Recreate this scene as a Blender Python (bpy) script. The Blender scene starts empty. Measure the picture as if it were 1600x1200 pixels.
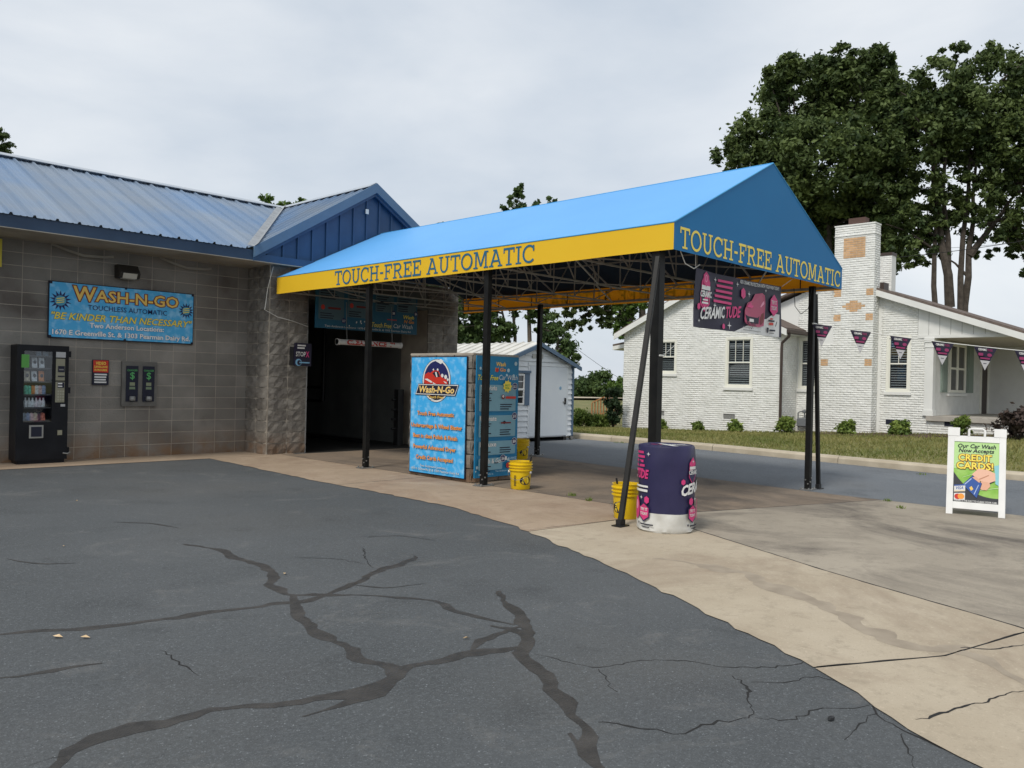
import bpy, bmesh, math, random
import numpy as np
from mathutils import Vector, Matrix
random.seed(7); rng = np.random.default_rng(11)
sc = bpy.context.scene
COL = sc.collection
R = math.radians
# ------------------------------------------------------------------ camera
H = 1.5
YAW, PITCH, ROLL, FPX = R(43.85), R(-0.109), R(-1.319), 1273.0
Fv = Vector((math.cos(YAW)*math.cos(PITCH), math.sin(YAW)*math.cos(PITCH), math.sin(PITCH)))
Rv = Vector((math.sin(YAW), -math.cos(YAW), 0)); Uv = Rv.cross(Fv)
Rr = math.cos(ROLL)*Rv - math.sin(ROLL)*Uv
Ur = math.cos(ROLL)*Uv + math.sin(ROLL)*Rv
cam = bpy.data.cameras.new('camera'); camo = bpy.data.objects.new('camera', cam); COL.objects.link(camo)
camo.matrix_world = Matrix(((Rr.x, Ur.x, -Fv.x, 0), (Rr.y, Ur.y, -Fv.y, 0), (Rr.z, Ur.z, -Fv.z, H), (0, 0, 0, 1)))
cam.sensor_width = 36; cam.lens = 36*FPX/1600; cam.clip_end = 3000; cam.clip_start = .05
sc.camera = camo
# ------------------------------------------------------------------ world, sun, exposure
SUN_EL, SUN_AZ = R(50), R(192)      # azimuth measured from +X towards +Y, direction the sun stands in
w = bpy.data.worlds.new('World'); sc.world = w; w.use_nodes = True
nt = w.node_tree; N = nt.nodes; Lk = nt.links
bg = N['Background']; bg.inputs[1].default_value = .1
sky = N.new('ShaderNodeTexSky'); sky.sky_type = 'NISHITA'; sky.sun_disc = False
sky.sun_elevation = SUN_EL; sky.sun_rotation = R(90) - SUN_AZ; sky.air_density = 1; sky.dust_density = 2
tc = N.new('ShaderNodeTexCoord')
mp = N.new('ShaderNodeMapping'); mp.inputs['Scale'].default_value = (1, 1, 2.6)
n1 = N.new('ShaderNodeTexNoise'); n1.inputs['Scale'].default_value = 2.1; n1.inputs['Detail'].default_value = 7; n1.inputs['Roughness'].default_value = .52
n1.inputs['Distortion'].default_value = .3
rp = N.new('ShaderNodeValToRGB'); e = rp.color_ramp.elements
e[0].position = .34; e[0].color = (4.0, 4.45, 5.0, 1); e[1].position = .68; e[1].color = (5.75, 5.95, 6.15, 1)
m1 = N.new('ShaderNodeMix'); m1.data_type = 'RGBA'; m1.inputs[0].default_value = .92
Lk.new(tc.outputs['Generated'], mp.inputs[0]); Lk.new(mp.outputs[0], n1.inputs['Vector']); Lk.new(n1.outputs['Fac'], rp.inputs[0])
Lk.new(sky.outputs[0], m1.inputs[6]); Lk.new(rp.outputs[0], m1.inputs[7]); Lk.new(m1.outputs[2], bg.inputs[0])
sun = bpy.data.lights.new('sun', 'SUN'); sun.energy = 1.5; sun.angle = R(14); sun.color = (1, .95, .87)
so = bpy.data.objects.new('sun', sun); COL.objects.link(so)
so.rotation_euler = Vector((math.cos(SUN_AZ)*math.cos(SUN_EL), math.sin(SUN_AZ)*math.cos(SUN_EL), math.sin(SUN_EL))).to_track_quat('Z', 'Y').to_euler()
vs = sc.view_settings; vs.view_transform = 'Standard'; vs.look = 'None'; vs.exposure = .62; vs.gamma = 1
sc.cycles.max_bounces = 8; sc.cycles.use_denoising = True

# ------------------------------------------------------------------ calibrated helpers (world metres)
def ray(x, y): return Fv + (x-800)/FPX*Rr - (y-600)/FPX*Ur
def G(x, y, z=0.0):
    d = ray(x, y); return Vector((0, 0, H)) + d*((z-H)/d.z)
def DEP(x, y, dist):
    return Vector((0, 0, H)) + ray(x, y)*dist
def clamp(v, a, b): return max(a, min(b, v))
def gz(x, y): return -.02*clamp(x-8, 0, 4.7)*clamp((11-y)/6, 0, 1)

# ------------------------------------------------------------------ materials
MATS = {}
def mat(name, c, rough=.7, c2=None, scale=3., detail=5., lo=.35, hi=.65, bump=0., bscale=60., metal=0., rnd=0., trans=0., spec=.35, c3=None, s3=.6, zdirt=None, coat=0., tcol=None):
    if name in MATS: return MATS[name]
    m = bpy.data.materials.new(name); m.use_nodes = True; MATS[name] = m
    n = m.node_tree.nodes; l = m.node_tree.links; b = n['Principled BSDF']
    b.inputs['Roughness'].default_value = rough; b.inputs['Metallic'].default_value = metal
    b.inputs['Specular IOR Level'].default_value = spec
    if coat: b.inputs['Coat Weight'].default_value = coat
    geo = n.new('ShaderNodeNewGeometry')
    rgb = n.new('ShaderNodeRGB'); rgb.outputs[0].default_value = (*c, 1); out = rgb.outputs[0]
    def mixto(out, col, fac_socket):
        x = n.new('ShaderNodeMix'); x.data_type = 'RGBA'; l.new(fac_socket, x.inputs[0]); l.new(out, x.inputs[6]); x.inputs[7].default_value = (*col, 1); return x.outputs[2]
    def noise(sc_, det, lo_, hi_):
        t = n.new('ShaderNodeTexNoise'); t.inputs['Scale'].default_value = sc_; t.inputs['Detail'].default_value = det; l.new(geo.outputs['Position'], t.inputs['Vector'])
        q = n.new('ShaderNodeMapRange'); q.inputs[1].default_value = lo_; q.inputs[2].default_value = hi_; l.new(t.outputs['Fac'], q.inputs[0]); return q.outputs[0]
    if c2: out = mixto(out, c2, noise(scale, detail, lo, hi))
    if c3: out = mixto(out, c3, noise(s3, 6, .5, .72))
    if zdirt:
        z0, z1, dc = zdirt
        sx = n.new('ShaderNodeSeparateXYZ'); l.new(geo.outputs['Position'], sx.inputs[0])
        q = n.new('ShaderNodeMapRange'); q.inputs[1].default_value = z1; q.inputs[2].default_value = z0; l.new(sx.outputs[2], q.inputs[0])
        mu = n.new('ShaderNodeMath'); mu.operation = 'MULTIPLY'; l.new(q.outputs[0], mu.inputs[0]); l.new(noise(4, 5, .25, .6), mu.inputs[1])
        out = mixto(out, dc, mu.outputs[0])
    if rnd:
        oi = n.new('ShaderNodeObjectInfo'); q = n.new('ShaderNodeMapRange'); q.inputs[3].default_value = 1-rnd; q.inputs[4].default_value = 1+rnd
        l.new(oi.outputs['Random'], q.inputs[0]); hs = n.new('ShaderNodeHueSaturation'); l.new(q.outputs[0], hs.inputs['Value']); l.new(out, hs.inputs['Color']); out = hs.outputs[0]
    l.new(out, b.inputs['Base Color'])
    if bump:
        t = n.new('ShaderNodeTexNoise'); t.inputs['Scale'].default_value = bscale; t.inputs['Detail'].default_value = 6; l.new(geo.outputs['Position'], t.inputs['Vector'])
        bu = n.new('ShaderNodeBump'); bu.inputs['Strength'].default_value = bump; bu.inputs['Distance'].default_value = .02; l.new(t.outputs['Fac'], bu.inputs['Height']); l.new(bu.outputs[0], b.inputs['Normal'])
    if trans:
        tr = n.new('ShaderNodeBsdfTranslucent')
        if tcol: tr.inputs[0].default_value = (*tcol, 1)
        else: l.new(out, tr.inputs[0])
        ms = n.new('ShaderNodeMixShader'); ms.inputs[0].default_value = trans
        l.new(b.outputs[0], ms.inputs[1]); l.new(tr.outputs[0], ms.inputs[2]); l.new(ms.outputs[0], n['Material Output'].inputs[0])
    return m
def leafmat(name, c, c2, trans=.3):
    m = bpy.data.materials.new(name); m.use_nodes = True; n = m.node_tree.nodes; l = m.node_tree.links; b = n['Principled BSDF']
    at = n.new('ShaderNodeAttribute'); at.attribute_name = 'tint'
    x = n.new('ShaderNodeMix'); x.data_type = 'RGBA'; l.new(at.outputs['Fac'], x.inputs[0]); x.inputs[6].default_value = (*c, 1); x.inputs[7].default_value = (*c2, 1)
    l.new(x.outputs[2], b.inputs['Base Color']); b.inputs['Roughness'].default_value = .6; b.inputs['Specular IOR Level'].default_value = .25
    tr = n.new('ShaderNodeBsdfTranslucent'); l.new(x.outputs[2], tr.inputs[0]); ms = n.new('ShaderNodeMixShader'); ms.inputs[0].default_value = trans
    l.new(b.outputs[0], ms.inputs[1]); l.new(tr.outputs[0], ms.inputs[2]); l.new(ms.outputs[0], n['Material Output'].inputs[0])
    MATS[name] = m; return m
def asphalt_mat(name, base, light, worn):
    m = bpy.data.materials.new(name); m.use_nodes = True; n = m.node_tree.nodes; l = m.node_tree.links; b = n['Principled BSDF']
    geo = n.new('ShaderNodeNewGeometry')
    def noise(s, d, lo, hi, dist=0, rough=.5):
        t = n.new('ShaderNodeTexNoise'); t.inputs['Scale'].default_value = s; t.inputs['Detail'].default_value = d; t.inputs['Distortion'].default_value = dist; t.inputs['Roughness'].default_value = rough
        l.new(geo.outputs['Position'], t.inputs['Vector']); q = n.new('ShaderNodeMapRange'); q.inputs[1].default_value = lo; q.inputs[2].default_value = hi
        l.new(t.outputs['Fac'], q.inputs[0]); return q.outputs[0], t.outputs['Fac']
    def mix(a, col, f, k=1.):
        mu = n.new('ShaderNodeMath'); mu.operation = 'MULTIPLY'; l.new(f, mu.inputs[0]); mu.inputs[1].default_value = k
        x = n.new('ShaderNodeMix'); x.data_type = 'RGBA'; l.new(mu.outputs[0], x.inputs[0]); l.new(a, x.inputs[6]); x.inputs[7].default_value = (*col, 1); return x.outputs[2]
    rgb = n.new('ShaderNodeRGB'); rgb.outputs[0].default_value = (*base, 1); o = rgb.outputs[0]
    o = mix(o, light, noise(.45, 6, .38, .66)[0], .8)
    o = mix(o, tuple(v*.7 for v in base), noise(1.3, 6, .55, .75)[0], .7)
    o = mix(o, worn, noise(1.1, 10, .55, .80, 1.0, .78)[0], .7); o = mix(o, (.13, .115, .095), noise(.3, 7, .5, .8)[0], .35)
    o = mix(o, tuple(v*1.55 for v in base), noise(34, 6, .50, .68, 0, .75)[0], .8); o = mix(o, tuple(v*.55 for v in base), noise(48, 6, .54, .70, 0, .75)[0], .75)
    o = mix(o, tuple(min(1, v*3.2) for v in base), noise(70, 2, .66, .74)[0], .8); o = mix(o, tuple(v*1.6 for v in light), noise(11, 8, .58, .78, .5, .8)[0], .6); o = mix(o, tuple(v*.6 for v in base), noise(2.6, 9, .58, .74, .4, .75)[0], .55)
    sp, raw = noise(130, 3, .56, .74); o = mix(o, tuple(min(1, v*2.6) for v in base), sp, .6)
    sp2, _ = noise(260, 2, .6, .7); o = mix(o, tuple(v*.35 for v in base), sp2, .5)
    l.new(o, b.inputs['Base Color']); b.inputs['Roughness'].default_value = .82; b.inputs['Specular IOR Level'].default_value = .3
    bu = n.new('ShaderNodeBump'); bu.inputs['Strength'].default_value = .35; bu.inputs['Distance'].default_value = .01; l.new(raw, bu.inputs['Height']); l.new(bu.outputs[0], b.inputs['Normal'])
    MATS[name] = m; return m

# ------------------------------------------------------------------ mesh builders
def tag(o, label=None, cat=None, group=None, kind=None):
    if label: o['label'] = label
    if cat: o['category'] = cat
    if group: o['group'] = group
    if kind: o['kind'] = kind
    return o
def empty(name, loc=(0, 0, 0), rz=0):
    o = bpy.data.objects.new(name, None); COL.objects.link(o); o.location = loc; o.rotation_euler = (0, 0, rz); o.empty_display_size = .1; return o
def link(name, me, parent=None, mw=None):
    o = bpy.data.objects.new(name, me); COL.objects.link(o)
    if parent is not None:
        o.parent = parent
        if parent.name in WORLD: o.matrix_parent_inverse = Matrix.Translation(-WORLD[parent.name])
    return o
WORLD = {}
def thing(name, loc, label, cat, group=None):      # empty at the thing's base; its parts are modelled in world coordinates
    o = empty(name, loc); WORLD[o.name] = Vector(loc); return tag(o, label, cat, group)
class MB:
    def __init__(s): s.v = []; s.f = []; s.mi = []; s.mats = []; s.sm = False
    def _m(s, m):
        if m is None: return 0
        if m not in s.mats: s.mats.append(m)
        return s.mats.index(m)
    def add(s, vs, fs, m=None):
        b = len(s.v); s.v += [tuple(v) for v in vs]; k = s._m(m)
        for f in fs: s.f.append(tuple(i+b for i in f)); s.mi.append(k)
        return s
    def box(s, x0, y0, z0, x1, y1, z1, m=None):
        return s.add([(x0,y0,z0),(x1,y0,z0),(x1,y1,z0),(x0,y1,z0),(x0,y0,z1),(x1,y0,z1),(x1,y1,z1),(x0,y1,z1)],
                     [(0,3,2,1),(4,5,6,7),(0,1,5,4),(1,2,6,5),(2,3,7,6),(3,0,4,7)], m)
    def quad(s, a, b, c, d, m=None): return s.add([a,b,c,d], [(0,1,2,3)], m)
    def prism(s, pts, d, m=None):          # polygon pts (3d) extruded by vector d
        n = len(pts); d = Vector(d); P = [Vector(p) for p in pts]
        return s.add(P+[p+d for p in P], [tuple(range(n))[::-1], tuple(range(n, 2*n))]+[(i,(i+1)%n,n+(i+1)%n,n+i) for i in range(n)], m)
    def tube(s, pts, r, n=8, m=None, r2=None, cap=True):
        P = [Vector(p) for p in pts]; k = len(P); rs = [r+( (r2 if r2 is not None else r)-r)*i/max(1,k-1) for i in range(k)] if not isinstance(r, (list, tuple)) else r
        vs = []; ref = None
        for i, p in enumerate(P):
            t = (P[min(i+1,k-1)]-P[max(i-1,0)]).normalized()
            if ref is None: ref = Vector((0,0,1)) if abs(t.z) < .9 else Vector((1,0,0))
            u = t.cross(ref).normalized(); v = u.cross(t); ref = v
            for j in range(n):
                a = 2*math.pi*j/n; vs.append(p+(u*math.cos(a)+v*math.sin(a))*rs[i])
        fs = [(i*n+j, i*n+(j+1)%n, (i+1)*n+(j+1)%n, (i+1)*n+j) for i in range(k-1) for j in range(n)]
        if cap: fs += [tuple(range(n))[::-1], tuple((k-1)*n+j for j in range(n))]
        return s.add(vs, fs, m)
    def beam(s, a, b, wd, ht, m=None, up=(0,0,1)):
        a = Vector(a); b = Vector(b); t = (b-a).normalized(); u = t.cross(Vector(up))
        if u.length < 1e-4: u = Vector((1,0,0))
        u.normalize(); v = u.cross(t); u *= wd/2; v *= ht/2
        vs = [a-u-v,a+u-v,a+u+v,a-u+v,b-u-v,b+u-v,b+u+v,b-u+v]
        return s.add(vs, [(0,3,2,1),(4,5,6,7),(0,1,5,4),(1,2,6,5),(2,3,7,6),(3,0,4,7)], m)
    def lathe(s, prof, n=24, c=(0,0,0), m=None, cap=True):
        vs = [(c[0]+r*math.cos(2*math.pi*j/n), c[1]+r*math.sin(2*math.pi*j/n), c[2]+z) for r, z in prof for j in range(n)]
        k = len(prof); fs = [(i*n+j, i*n+(j+1)%n, (i+1)*n+(j+1)%n, (i+1)*n+j) for i in range(k-1) for j in range(n)]
        if cap: fs += [tuple(range(n))[::-1], tuple((k-1)*n+j for j in range(n))]
        return s.add(vs, fs, m)
    def mesh(s, name, m=None):
        me = bpy.data.meshes.new(name); me.from_pydata(s.v, [], s.f)
        if s.mats:
            for q in s.mats: me.materials.append(q)
            me.polygons.foreach_set('material_index', s.mi)
        elif m is not None: me.materials.append(m)
        me.update(); return me
    def build(s, name, m=None, parent=None, smooth=False, bevel=0):
        me = s.mesh(name, m)
        if bevel:
            bm = bmesh.new(); bm.from_mesh(me); bmesh.ops.bevel(bm, geom=[e for e in bm.edges if len(e.link_faces)==2 and e.calc_face_angle(0)>.5], offset=bevel, segments=1, affect='EDGES'); bm.to_mesh(me); bm.free()
        if smooth:
            me.polygons.foreach_set('use_smooth', [True]*len(me.polygons))
            try: me.set_sharp_from_angle(angle=R(35))
            except Exception: pass
        return link(name, me, parent)
def np_mesh(name, V, F, m, parent=None, tint=None):   # V (n,3), F (k,3|4) arrays
    me = bpy.data.meshes.new(name); k = F.shape[1]
    me.vertices.add(len(V)); me.vertices.foreach_set('co', V.astype('f4').ravel())
    me.loops.add(F.size); me.loops.foreach_set('vertex_index', F.astype('i4').ravel())
    me.polygons.add(len(F)); me.polygons.foreach_set('loop_start', np.arange(0, F.size, k, dtype='i4'))
    me.update(calc_edges=True)
    if tint is not None:
        a = me.attributes.new('tint', 'FLOAT', 'POINT'); a.data.foreach_set('value', tint.astype('f4'))
    me.materials.append(m); return link(name, me, parent)

# flat print on a plane: origin lower-left, u right, v up, n outwards
class Plane:
    def __init__(s, o, u, v, n): s.o = Vector(o); s.u = Vector(u); s.v = Vector(v); s.n = Vector(n)
    def p(s, x, y, h=0): return s.o + s.u*x + s.v*y + s.n*h
_tc = {}
def text2d(body, bold=0., shear=0., space=1.):
    key = (body, bold, shear, space)
    if key in _tc: return _tc[key]
    cu = bpy.data.curves.new('t', 'FONT'); cu.body = body; cu.offset = bold; cu.shear = shear; cu.space_character = space; cu.resolution_u = 2
    o = bpy.data.objects.new('t', cu); COL.objects.link(o); dg = bpy.context.evaluated_depsgraph_get(); dg.update()
    me = bpy.data.meshes.new_from_object(o.evaluated_get(dg))
    vs = [(v.co.x, v.co.y) for v in me.vertices]; fs = [tuple(p.vertices) for p in me.polygons]
    bpy.data.objects.remove(o); bpy.data.curves.remove(cu); bpy.data.meshes.remove(me)
    _tc[key] = (vs, fs); return vs, fs
class Print:
    def __init__(s, plane, warp=None): s.pl = plane; s.mb = MB(); s.h = .002; s.warp = warp
    def P(s, x, y, h): return s.warp(x, y, h) if s.warp else s.pl.p(x, y, h)
    def poly(s, pts, m):
        s.h += .0004; n = len(pts); s.mb.add([s.P(x, y, s.h) for x, y in pts], [tuple(range(n))], m); return s
    def rect(s, x0, y0, x1, y1, m, r=0, seg=1):
        if r:
            pts = []
            for cx, cy, a in ((x1-r,y0+r,-90),(x1-r,y1-r,0),(x0+r,y1-r,90),(x0+r,y0+r,180)):
                pts += [(cx+r*math.cos(R(a+k*30)), cy+r*math.sin(R(a+k*30))) for k in range(4)]
            return s.poly(pts, m)
        if seg > 1:
            s.h += .0004
            for i in range(seg):
                a = x0+(x1-x0)*i/seg; b = x0+(x1-x0)*(i+1)/seg
                s.mb.add([s.P(a,y0,s.h),s.P(b,y0,s.h),s.P(b,y1,s.h),s.P(a,y1,s.h)], [(0,1,2,3)], m)
            return s
        return s.poly([(x0,y0),(x1,y0),(x1,y1),(x0,y1)], m)
    def ell(s, cx, cy, rx, ry, m, n=20, a0=0, a1=360):
        k = n if a1-a0 >= 360 else n+1
        return s.poly([(cx+rx*math.cos(R(a0+(a1-a0)*i/n)), cy+ry*math.sin(R(a0+(a1-a0)*i/n))) for i in range(k)], m)
    def star(s, cx, cy, r, ri, k, m, rot=90):
        return s.poly([(cx+(r if i%2==0 else ri)*math.cos(R(rot+180*i/k)), cy+(r if i%2==0 else ri)*math.sin(R(rot+180*i/k))) for i in range(2*k)], m)
    def text(s, body, x0, x1, y, h, m, bold=0., shear=0., outline=None, ow=.03, slope=0.):
        vs, fs = text2d(body, bold, shear); X = [v[0] for v in vs]; a, b = min(X), max(X)
        sx = (x1-x0)/(b-a); sy = h/.70
        def put(vs, fs, m):
            s.h += .0004; s.mb.add([s.P(x0+(vx-a)*sx, y+vy*sy+slope*(vx-a)*sx, s.h) for vx, vy in vs], fs, m)
        if outline:
            v2, f2 = text2d(body, bold+ow, shear); put(v2, f2, outline)
        put(vs, fs, m); return s
    def lines(s, x0, x1, y0, dy, k, hh, m, jit=.35):
        for i in range(k):
            s.rect(x0, y0-i*dy, x0+(x1-x0)*(1-jit*random.random()), y0-i*dy+hh, m)
        return s
    def build(s, parent, name='printed_graphics'):
        o = s.mb.build(name, None, parent); o['kind'] = 'stuff'; return o
# monoline slab-serif capitals for the canopy lettering
def slab(text, h):
    S = .125; polys = []; letters = []; x = 0
    def rc(a, b, c, d): polys.append([(x+a, b), (x+c, b), (x+c, d), (x+a, d)])
    def ring(cx, cy, rx, ry, a0, a1, n=14):
        for i in range(n):
            t0 = R(a0+(a1-a0)*i/n); t1 = R(a0+(a1-a0)*(i+1)/n)
            polys.append([(x+cx+rx*math.cos(t0), cy+ry*math.sin(t0)), (x+cx+rx*math.cos(t1), cy+ry*math.sin(t1)), (x+cx+(rx-S)*math.cos(t1), cy+(ry-S*.95)*math.sin(t1)), (x+cx+(rx-S)*math.cos(t0), cy+(ry-S*.95)*math.sin(t0))])
    def ln(x0, y0, x1, y1, wd=S*1.06): polys.append([(x+x0-wd/2, y0), (x+x0+wd/2, y0), (x+x1+wd/2, y1), (x+x1-wd/2, y1)])
    T = .09
    def serif(c, y0, wd=.36):
        if y0: rc(c-wd/2, 1-T, c+wd/2, 1)
        else: rc(c-wd/2, 0, c+wd/2, T)
    for ch in text:
        if ch == ' ': x += .42; continue
        if ch == '-': rc(.04, .40, .36, .40+S); wd = .40
        elif ch == 'T': wd = .80; rc(0, 1-S, wd, 1); rc(0, .70, .08, 1-S); rc(wd-.08, .70, wd, 1-S); rc(.4-S/2, T, .4+S/2, 1-S); serif(.4, 0, .42)
        elif ch == 'O': wd = .92; ring(.46, .5, .46, .51, 0, 360, 26)
        elif ch == 'U': wd = .92; rc(.13, .38, .13+S, 1-T); rc(.79-S, .38, .79, 1-T); serif(.19, 1, .36); serif(.73, 1, .36); ring(.46, .38, .33, .39, 180, 360)
        elif ch == 'C': wd = .84; ring(.46, .5, .46, .51, 42, 318, 20); rc(.72, .64, .81, .97)
        elif ch == 'H': wd = .96; rc(.13, T, .13+S, 1-T); rc(.83-S, T, .83, 1-T); rc(.13+S, .46, .83-S, .46+S*.9); [serif(c, k) for c in (.19, .77) for k in (0, 1)]
        elif ch in 'FE':
            wd = .78; rc(.12, T, .12+S, 1-S); rc(0, 1-S, .74, 1); rc(.66, .68, .74, 1-S); rc(.12+S, .47, .52, .47+S*.85); rc(.46, .37, .53, .47); rc(.46, .47+S*.85, .53, .68)
            if ch == 'F': serif(.19, 0, .40)
            else: rc(0, 0, .76, S); rc(.68, S, .76, .32)
        elif ch == 'R': wd = .92; rc(.12, T, .12+S, 1-S); rc(0, 1-S, .48, 1); rc(.12+S, .45, .48, .45+S*.85); ring(.48, .725, .30, .277, -90, 90, 12); serif(.19, 0, .36); ln(.48, .45, .74, T); rc(.62, 0, .92, T)
        elif ch == 'A': wd = .98; ln(.16, T, .46, .93); ln(.82, T, .52, .93); rc(.30, .28, .69, .28+S*.85); serif(.16, 0, .34); serif(.82, 0, .34); rc(.28, .91, .56, 1)
        elif ch == 'M': wd = 1.14; rc(.13, T, .13+S*.9, 1-T); rc(1.01-S*.9, T, 1.01, 1-T); ln(.27, .92, .57, .12); ln(.87, .92, .57, .12); serif(.17, 0, .34); serif(.97, 0, .34); rc(0, 1-T, .32, 1); rc(.82, 1-T, 1.14, 1)
        elif ch == 'I': wd = .42; rc(.21-S/2, T, .21+S/2, 1-T); serif(.21, 0, .40); serif(.21, 1, .40)
        x += wd+.075
        letters.append(polys); polys = []
    return letters, (x-.075)*h
def slab_text(plane, x0, x1, y, h, m, parent, name='lettering', lift=.004):
    letters, wd = slab('TOUCH-FREE AUTOMATIC', 1); k = (x1-x0)/wd
    for polys in letters:
        mb = MB()
        for i, p in enumerate(polys): mb.add([plane.p(x0+a*k, y+b*h, lift+.00012*i) for a, b in p], [tuple(range(len(p)))], m)
        mb.build('letter', None, parent)
def sheet(name, poly, m, off, step=.5, parent=None, zf=gz, kind='structure'):
    bm = bmesh.new(); f = bm.faces.new([bm.verts.new((p[0], p[1], 0)) for p in poly])
    xs = [p[0] for p in poly]; ys = [p[1] for p in poly]
    for ax, (a, b) in ((0, (min(xs), max(xs))), (1, (min(ys), max(ys)))):
        k = math.ceil(a/step)
        while k*step < b:
            co = [0, 0, 0]; no = [0, 0, 0]; co[ax] = k*step; no[ax] = 1
            bmesh.ops.bisect_plane(bm, geom=bm.faces[:]+bm.edges[:]+bm.verts[:], plane_co=co, plane_no=no); k += 1
    for v in bm.verts: v.co.z = zf(v.co.x, v.co.y)+off
    bm.normal_update()
    if bm.faces and sum(f.normal.z*f.calc_area() for f in bm.faces) < 0: bmesh.ops.reverse_faces(bm, faces=bm.faces[:])
    me = bpy.data.meshes.new(name); bm.to_mesh(me); bm.free(); me.materials.append(m); o = link(name, me, parent)
    if kind and parent is None: o['kind'] = kind
    return o

# ------------------------------------------------------------------ palette
K = lambda n, *a, **k: mat(n, *a, **k)
ASPH = asphalt_mat('asphalt', (.070, .076, .080), (.094, .100, .104), (.23, .22, .205))
ASPH2 = asphalt_mat('asphalt_lane', (.118, .130, .143), (.15, .163, .177), (.2, .2, .2))
SEAL = K('crack_sealant', (.026, .024, .022), .5, (.045, .041, .037), 14, 8, bump=.3, bscale=60, c3=(.06, .055, .05), s3=5)
CRACK = K('crack', (.02, .02, .02), .95)
def concrete_mat(name, base, light, stain, k=.8, stretch=(1, 1, 1)):
    m = bpy.data.materials.new(name); m.use_nodes = True; n = m.node_tree.nodes; l = m.node_tree.links; b = n['Principled BSDF']
    geo = n.new('ShaderNodeNewGeometry'); mpn = n.new('ShaderNodeMapping'); mpn.inputs['Scale'].default_value = stretch; l.new(geo.outputs['Position'], mpn.inputs[0])
    def noise(s_, d, lo, hi, rough=.6, dist=0., src=None):
        t = n.new('ShaderNodeTexNoise'); t.inputs['Scale'].default_value = s_; t.inputs['Detail'].default_value = d; t.inputs['Roughness'].default_value = rough; t.inputs['Distortion'].default_value = dist
        l.new((src or geo.outputs['Position']), t.inputs['Vector']); q = n.new('ShaderNodeMapRange'); q.inputs[1].default_value = lo; q.inputs[2].default_value = hi; l.new(t.outputs['Fac'], q.inputs[0]); return q.outputs[0], t.outputs['Fac']
    def mix(a, col, f, kk):
        mu = n.new('ShaderNodeMath'); mu.operation = 'MULTIPLY'; l.new(f, mu.inputs[0]); mu.inputs[1].default_value = kk
        x = n.new('ShaderNodeMix'); x.data_type = 'RGBA'; l.new(mu.outputs[0], x.inputs[0]); l.new(a, x.inputs[6]); x.inputs[7].default_value = (*col, 1); return x.outputs[2]
    rgb = n.new('ShaderNodeRGB'); rgb.outputs[0].default_value = (*base, 1); o = rgb.outputs[0]
    o = mix(o, light, noise(1.2, 9, .42, .66)[0], .8); o = mix(o, stain, noise(.6, 10, .47, .66, .68, .8, mpn.outputs[0])[0], k)
    o = mix(o, tuple(v*.72 for v in base), noise(6, 9, .52, .70, .72)[0], .75); o = mix(o, tuple(min(1, v*1.35) for v in light), noise(35, 5, .58, .75, .7)[0], .55); o = mix(o, tuple(v*.5 for v in base), noise(55, 5, .58, .74, .7)[0], .6)
    l.new(o, b.inputs['Base Color']); b.inputs['Roughness'].default_value = .88; b.inputs['Specular IOR Level'].default_value = .25
    bu = n.new('ShaderNodeBump'); bu.inputs['Strength'].default_value = .3; bu.inputs['Distance'].default_value = .01; l.new(noise(80, 6, 0, 1)[1], bu.inputs['Height']); l.new(bu.outputs[0], b.inputs['Normal']); MATS[name] = m; return m
CONC = concrete_mat('concrete_strip', (.40, .338, .252), (.47, .405, .31), (.26, .20, .145), .75)
CONC2 = concrete_mat('concrete_traffic', (.31, .272, .218), (.38, .335, .268), (.115, .10, .085), .95, (1.0, .85, 1))
CONCB = concrete_mat('concrete_sandy', (.345, .265, .19), (.42, .33, .245), (.24, .165, .115), .8)
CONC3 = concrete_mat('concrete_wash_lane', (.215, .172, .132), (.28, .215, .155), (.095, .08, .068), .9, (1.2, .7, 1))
CURB = K('curb_concrete', (.40, .345, .26), .9, (.50, .44, .34), 2.5, bump=.3, bscale=50)
GRASSM = K('grass_ground', (.12, .135, .040), .95, (.20, .18, .075), .8, 8, bump=.5, bscale=30)
SOIL = K('mulch', (.06, .04, .03), 1, (.11, .07, .05), 8, bump=.6, bscale=40)
BLK = K('block', (.20, .188, .168), .9, (.27, .252, .225), 2.2, 8, bump=.5, bscale=45, rnd=.12, c3=(.115, .10, .088), s3=1.1, zdirt=(0, .55, (.22, .13, .07)))
BLKR = K('block_split', (.165, .152, .136), .95, (.26, .24, .21), 6, 8, bump=.55, bscale=28, rnd=.14, c3=(.10, .09, .08), s3=1.3, zdirt=(0, .5, (.20, .125, .075)))
MORT = K('mortar', (.45, .405, .335), .95, (.34, .30, .25), 3)
ROOF = K('roof_metal', (.15, .24, .38), .48, (.215, .27, .345), .55, 3, .4, .62, metal=.2, spec=.5, rnd=.10)
RCAP = K('ridge_metal', (.42, .47, .53), .35, (.50, .53, .56), 3, metal=.4)
FLASH = K('valley_flashing', (.40, .42, .43), .4, (.30, .31, .32), 5, metal=.5)
FASC = K('fascia_navy', (.018, .042, .085), .45, (.028, .058, .11), 2)
GABL = K('gable_blue', (.024, .066, .145), .45, (.03, .08, .17), 3)
RAKE = K('rake_blue', (.080, .150, .245), .42, (.095, .17, .27), 3)
SOFF = K('soffit', (.42, .39, .33), .9, (.30, .27, .22), 1.5, 7)
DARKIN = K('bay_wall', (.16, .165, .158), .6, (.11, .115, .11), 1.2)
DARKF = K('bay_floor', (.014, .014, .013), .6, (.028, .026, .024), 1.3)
BLACK = K('black_paint', (.012, .012, .013), .42, (.02, .02, .021), 5)
POST = K('post_paint', (.008, .008, .008), .45, (.014, .014, .013), 6, spec=.2)
GALV = K('galvanised', (.33, .33, .32), .45, (.24, .24, .23), 12, metal=.6)
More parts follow.
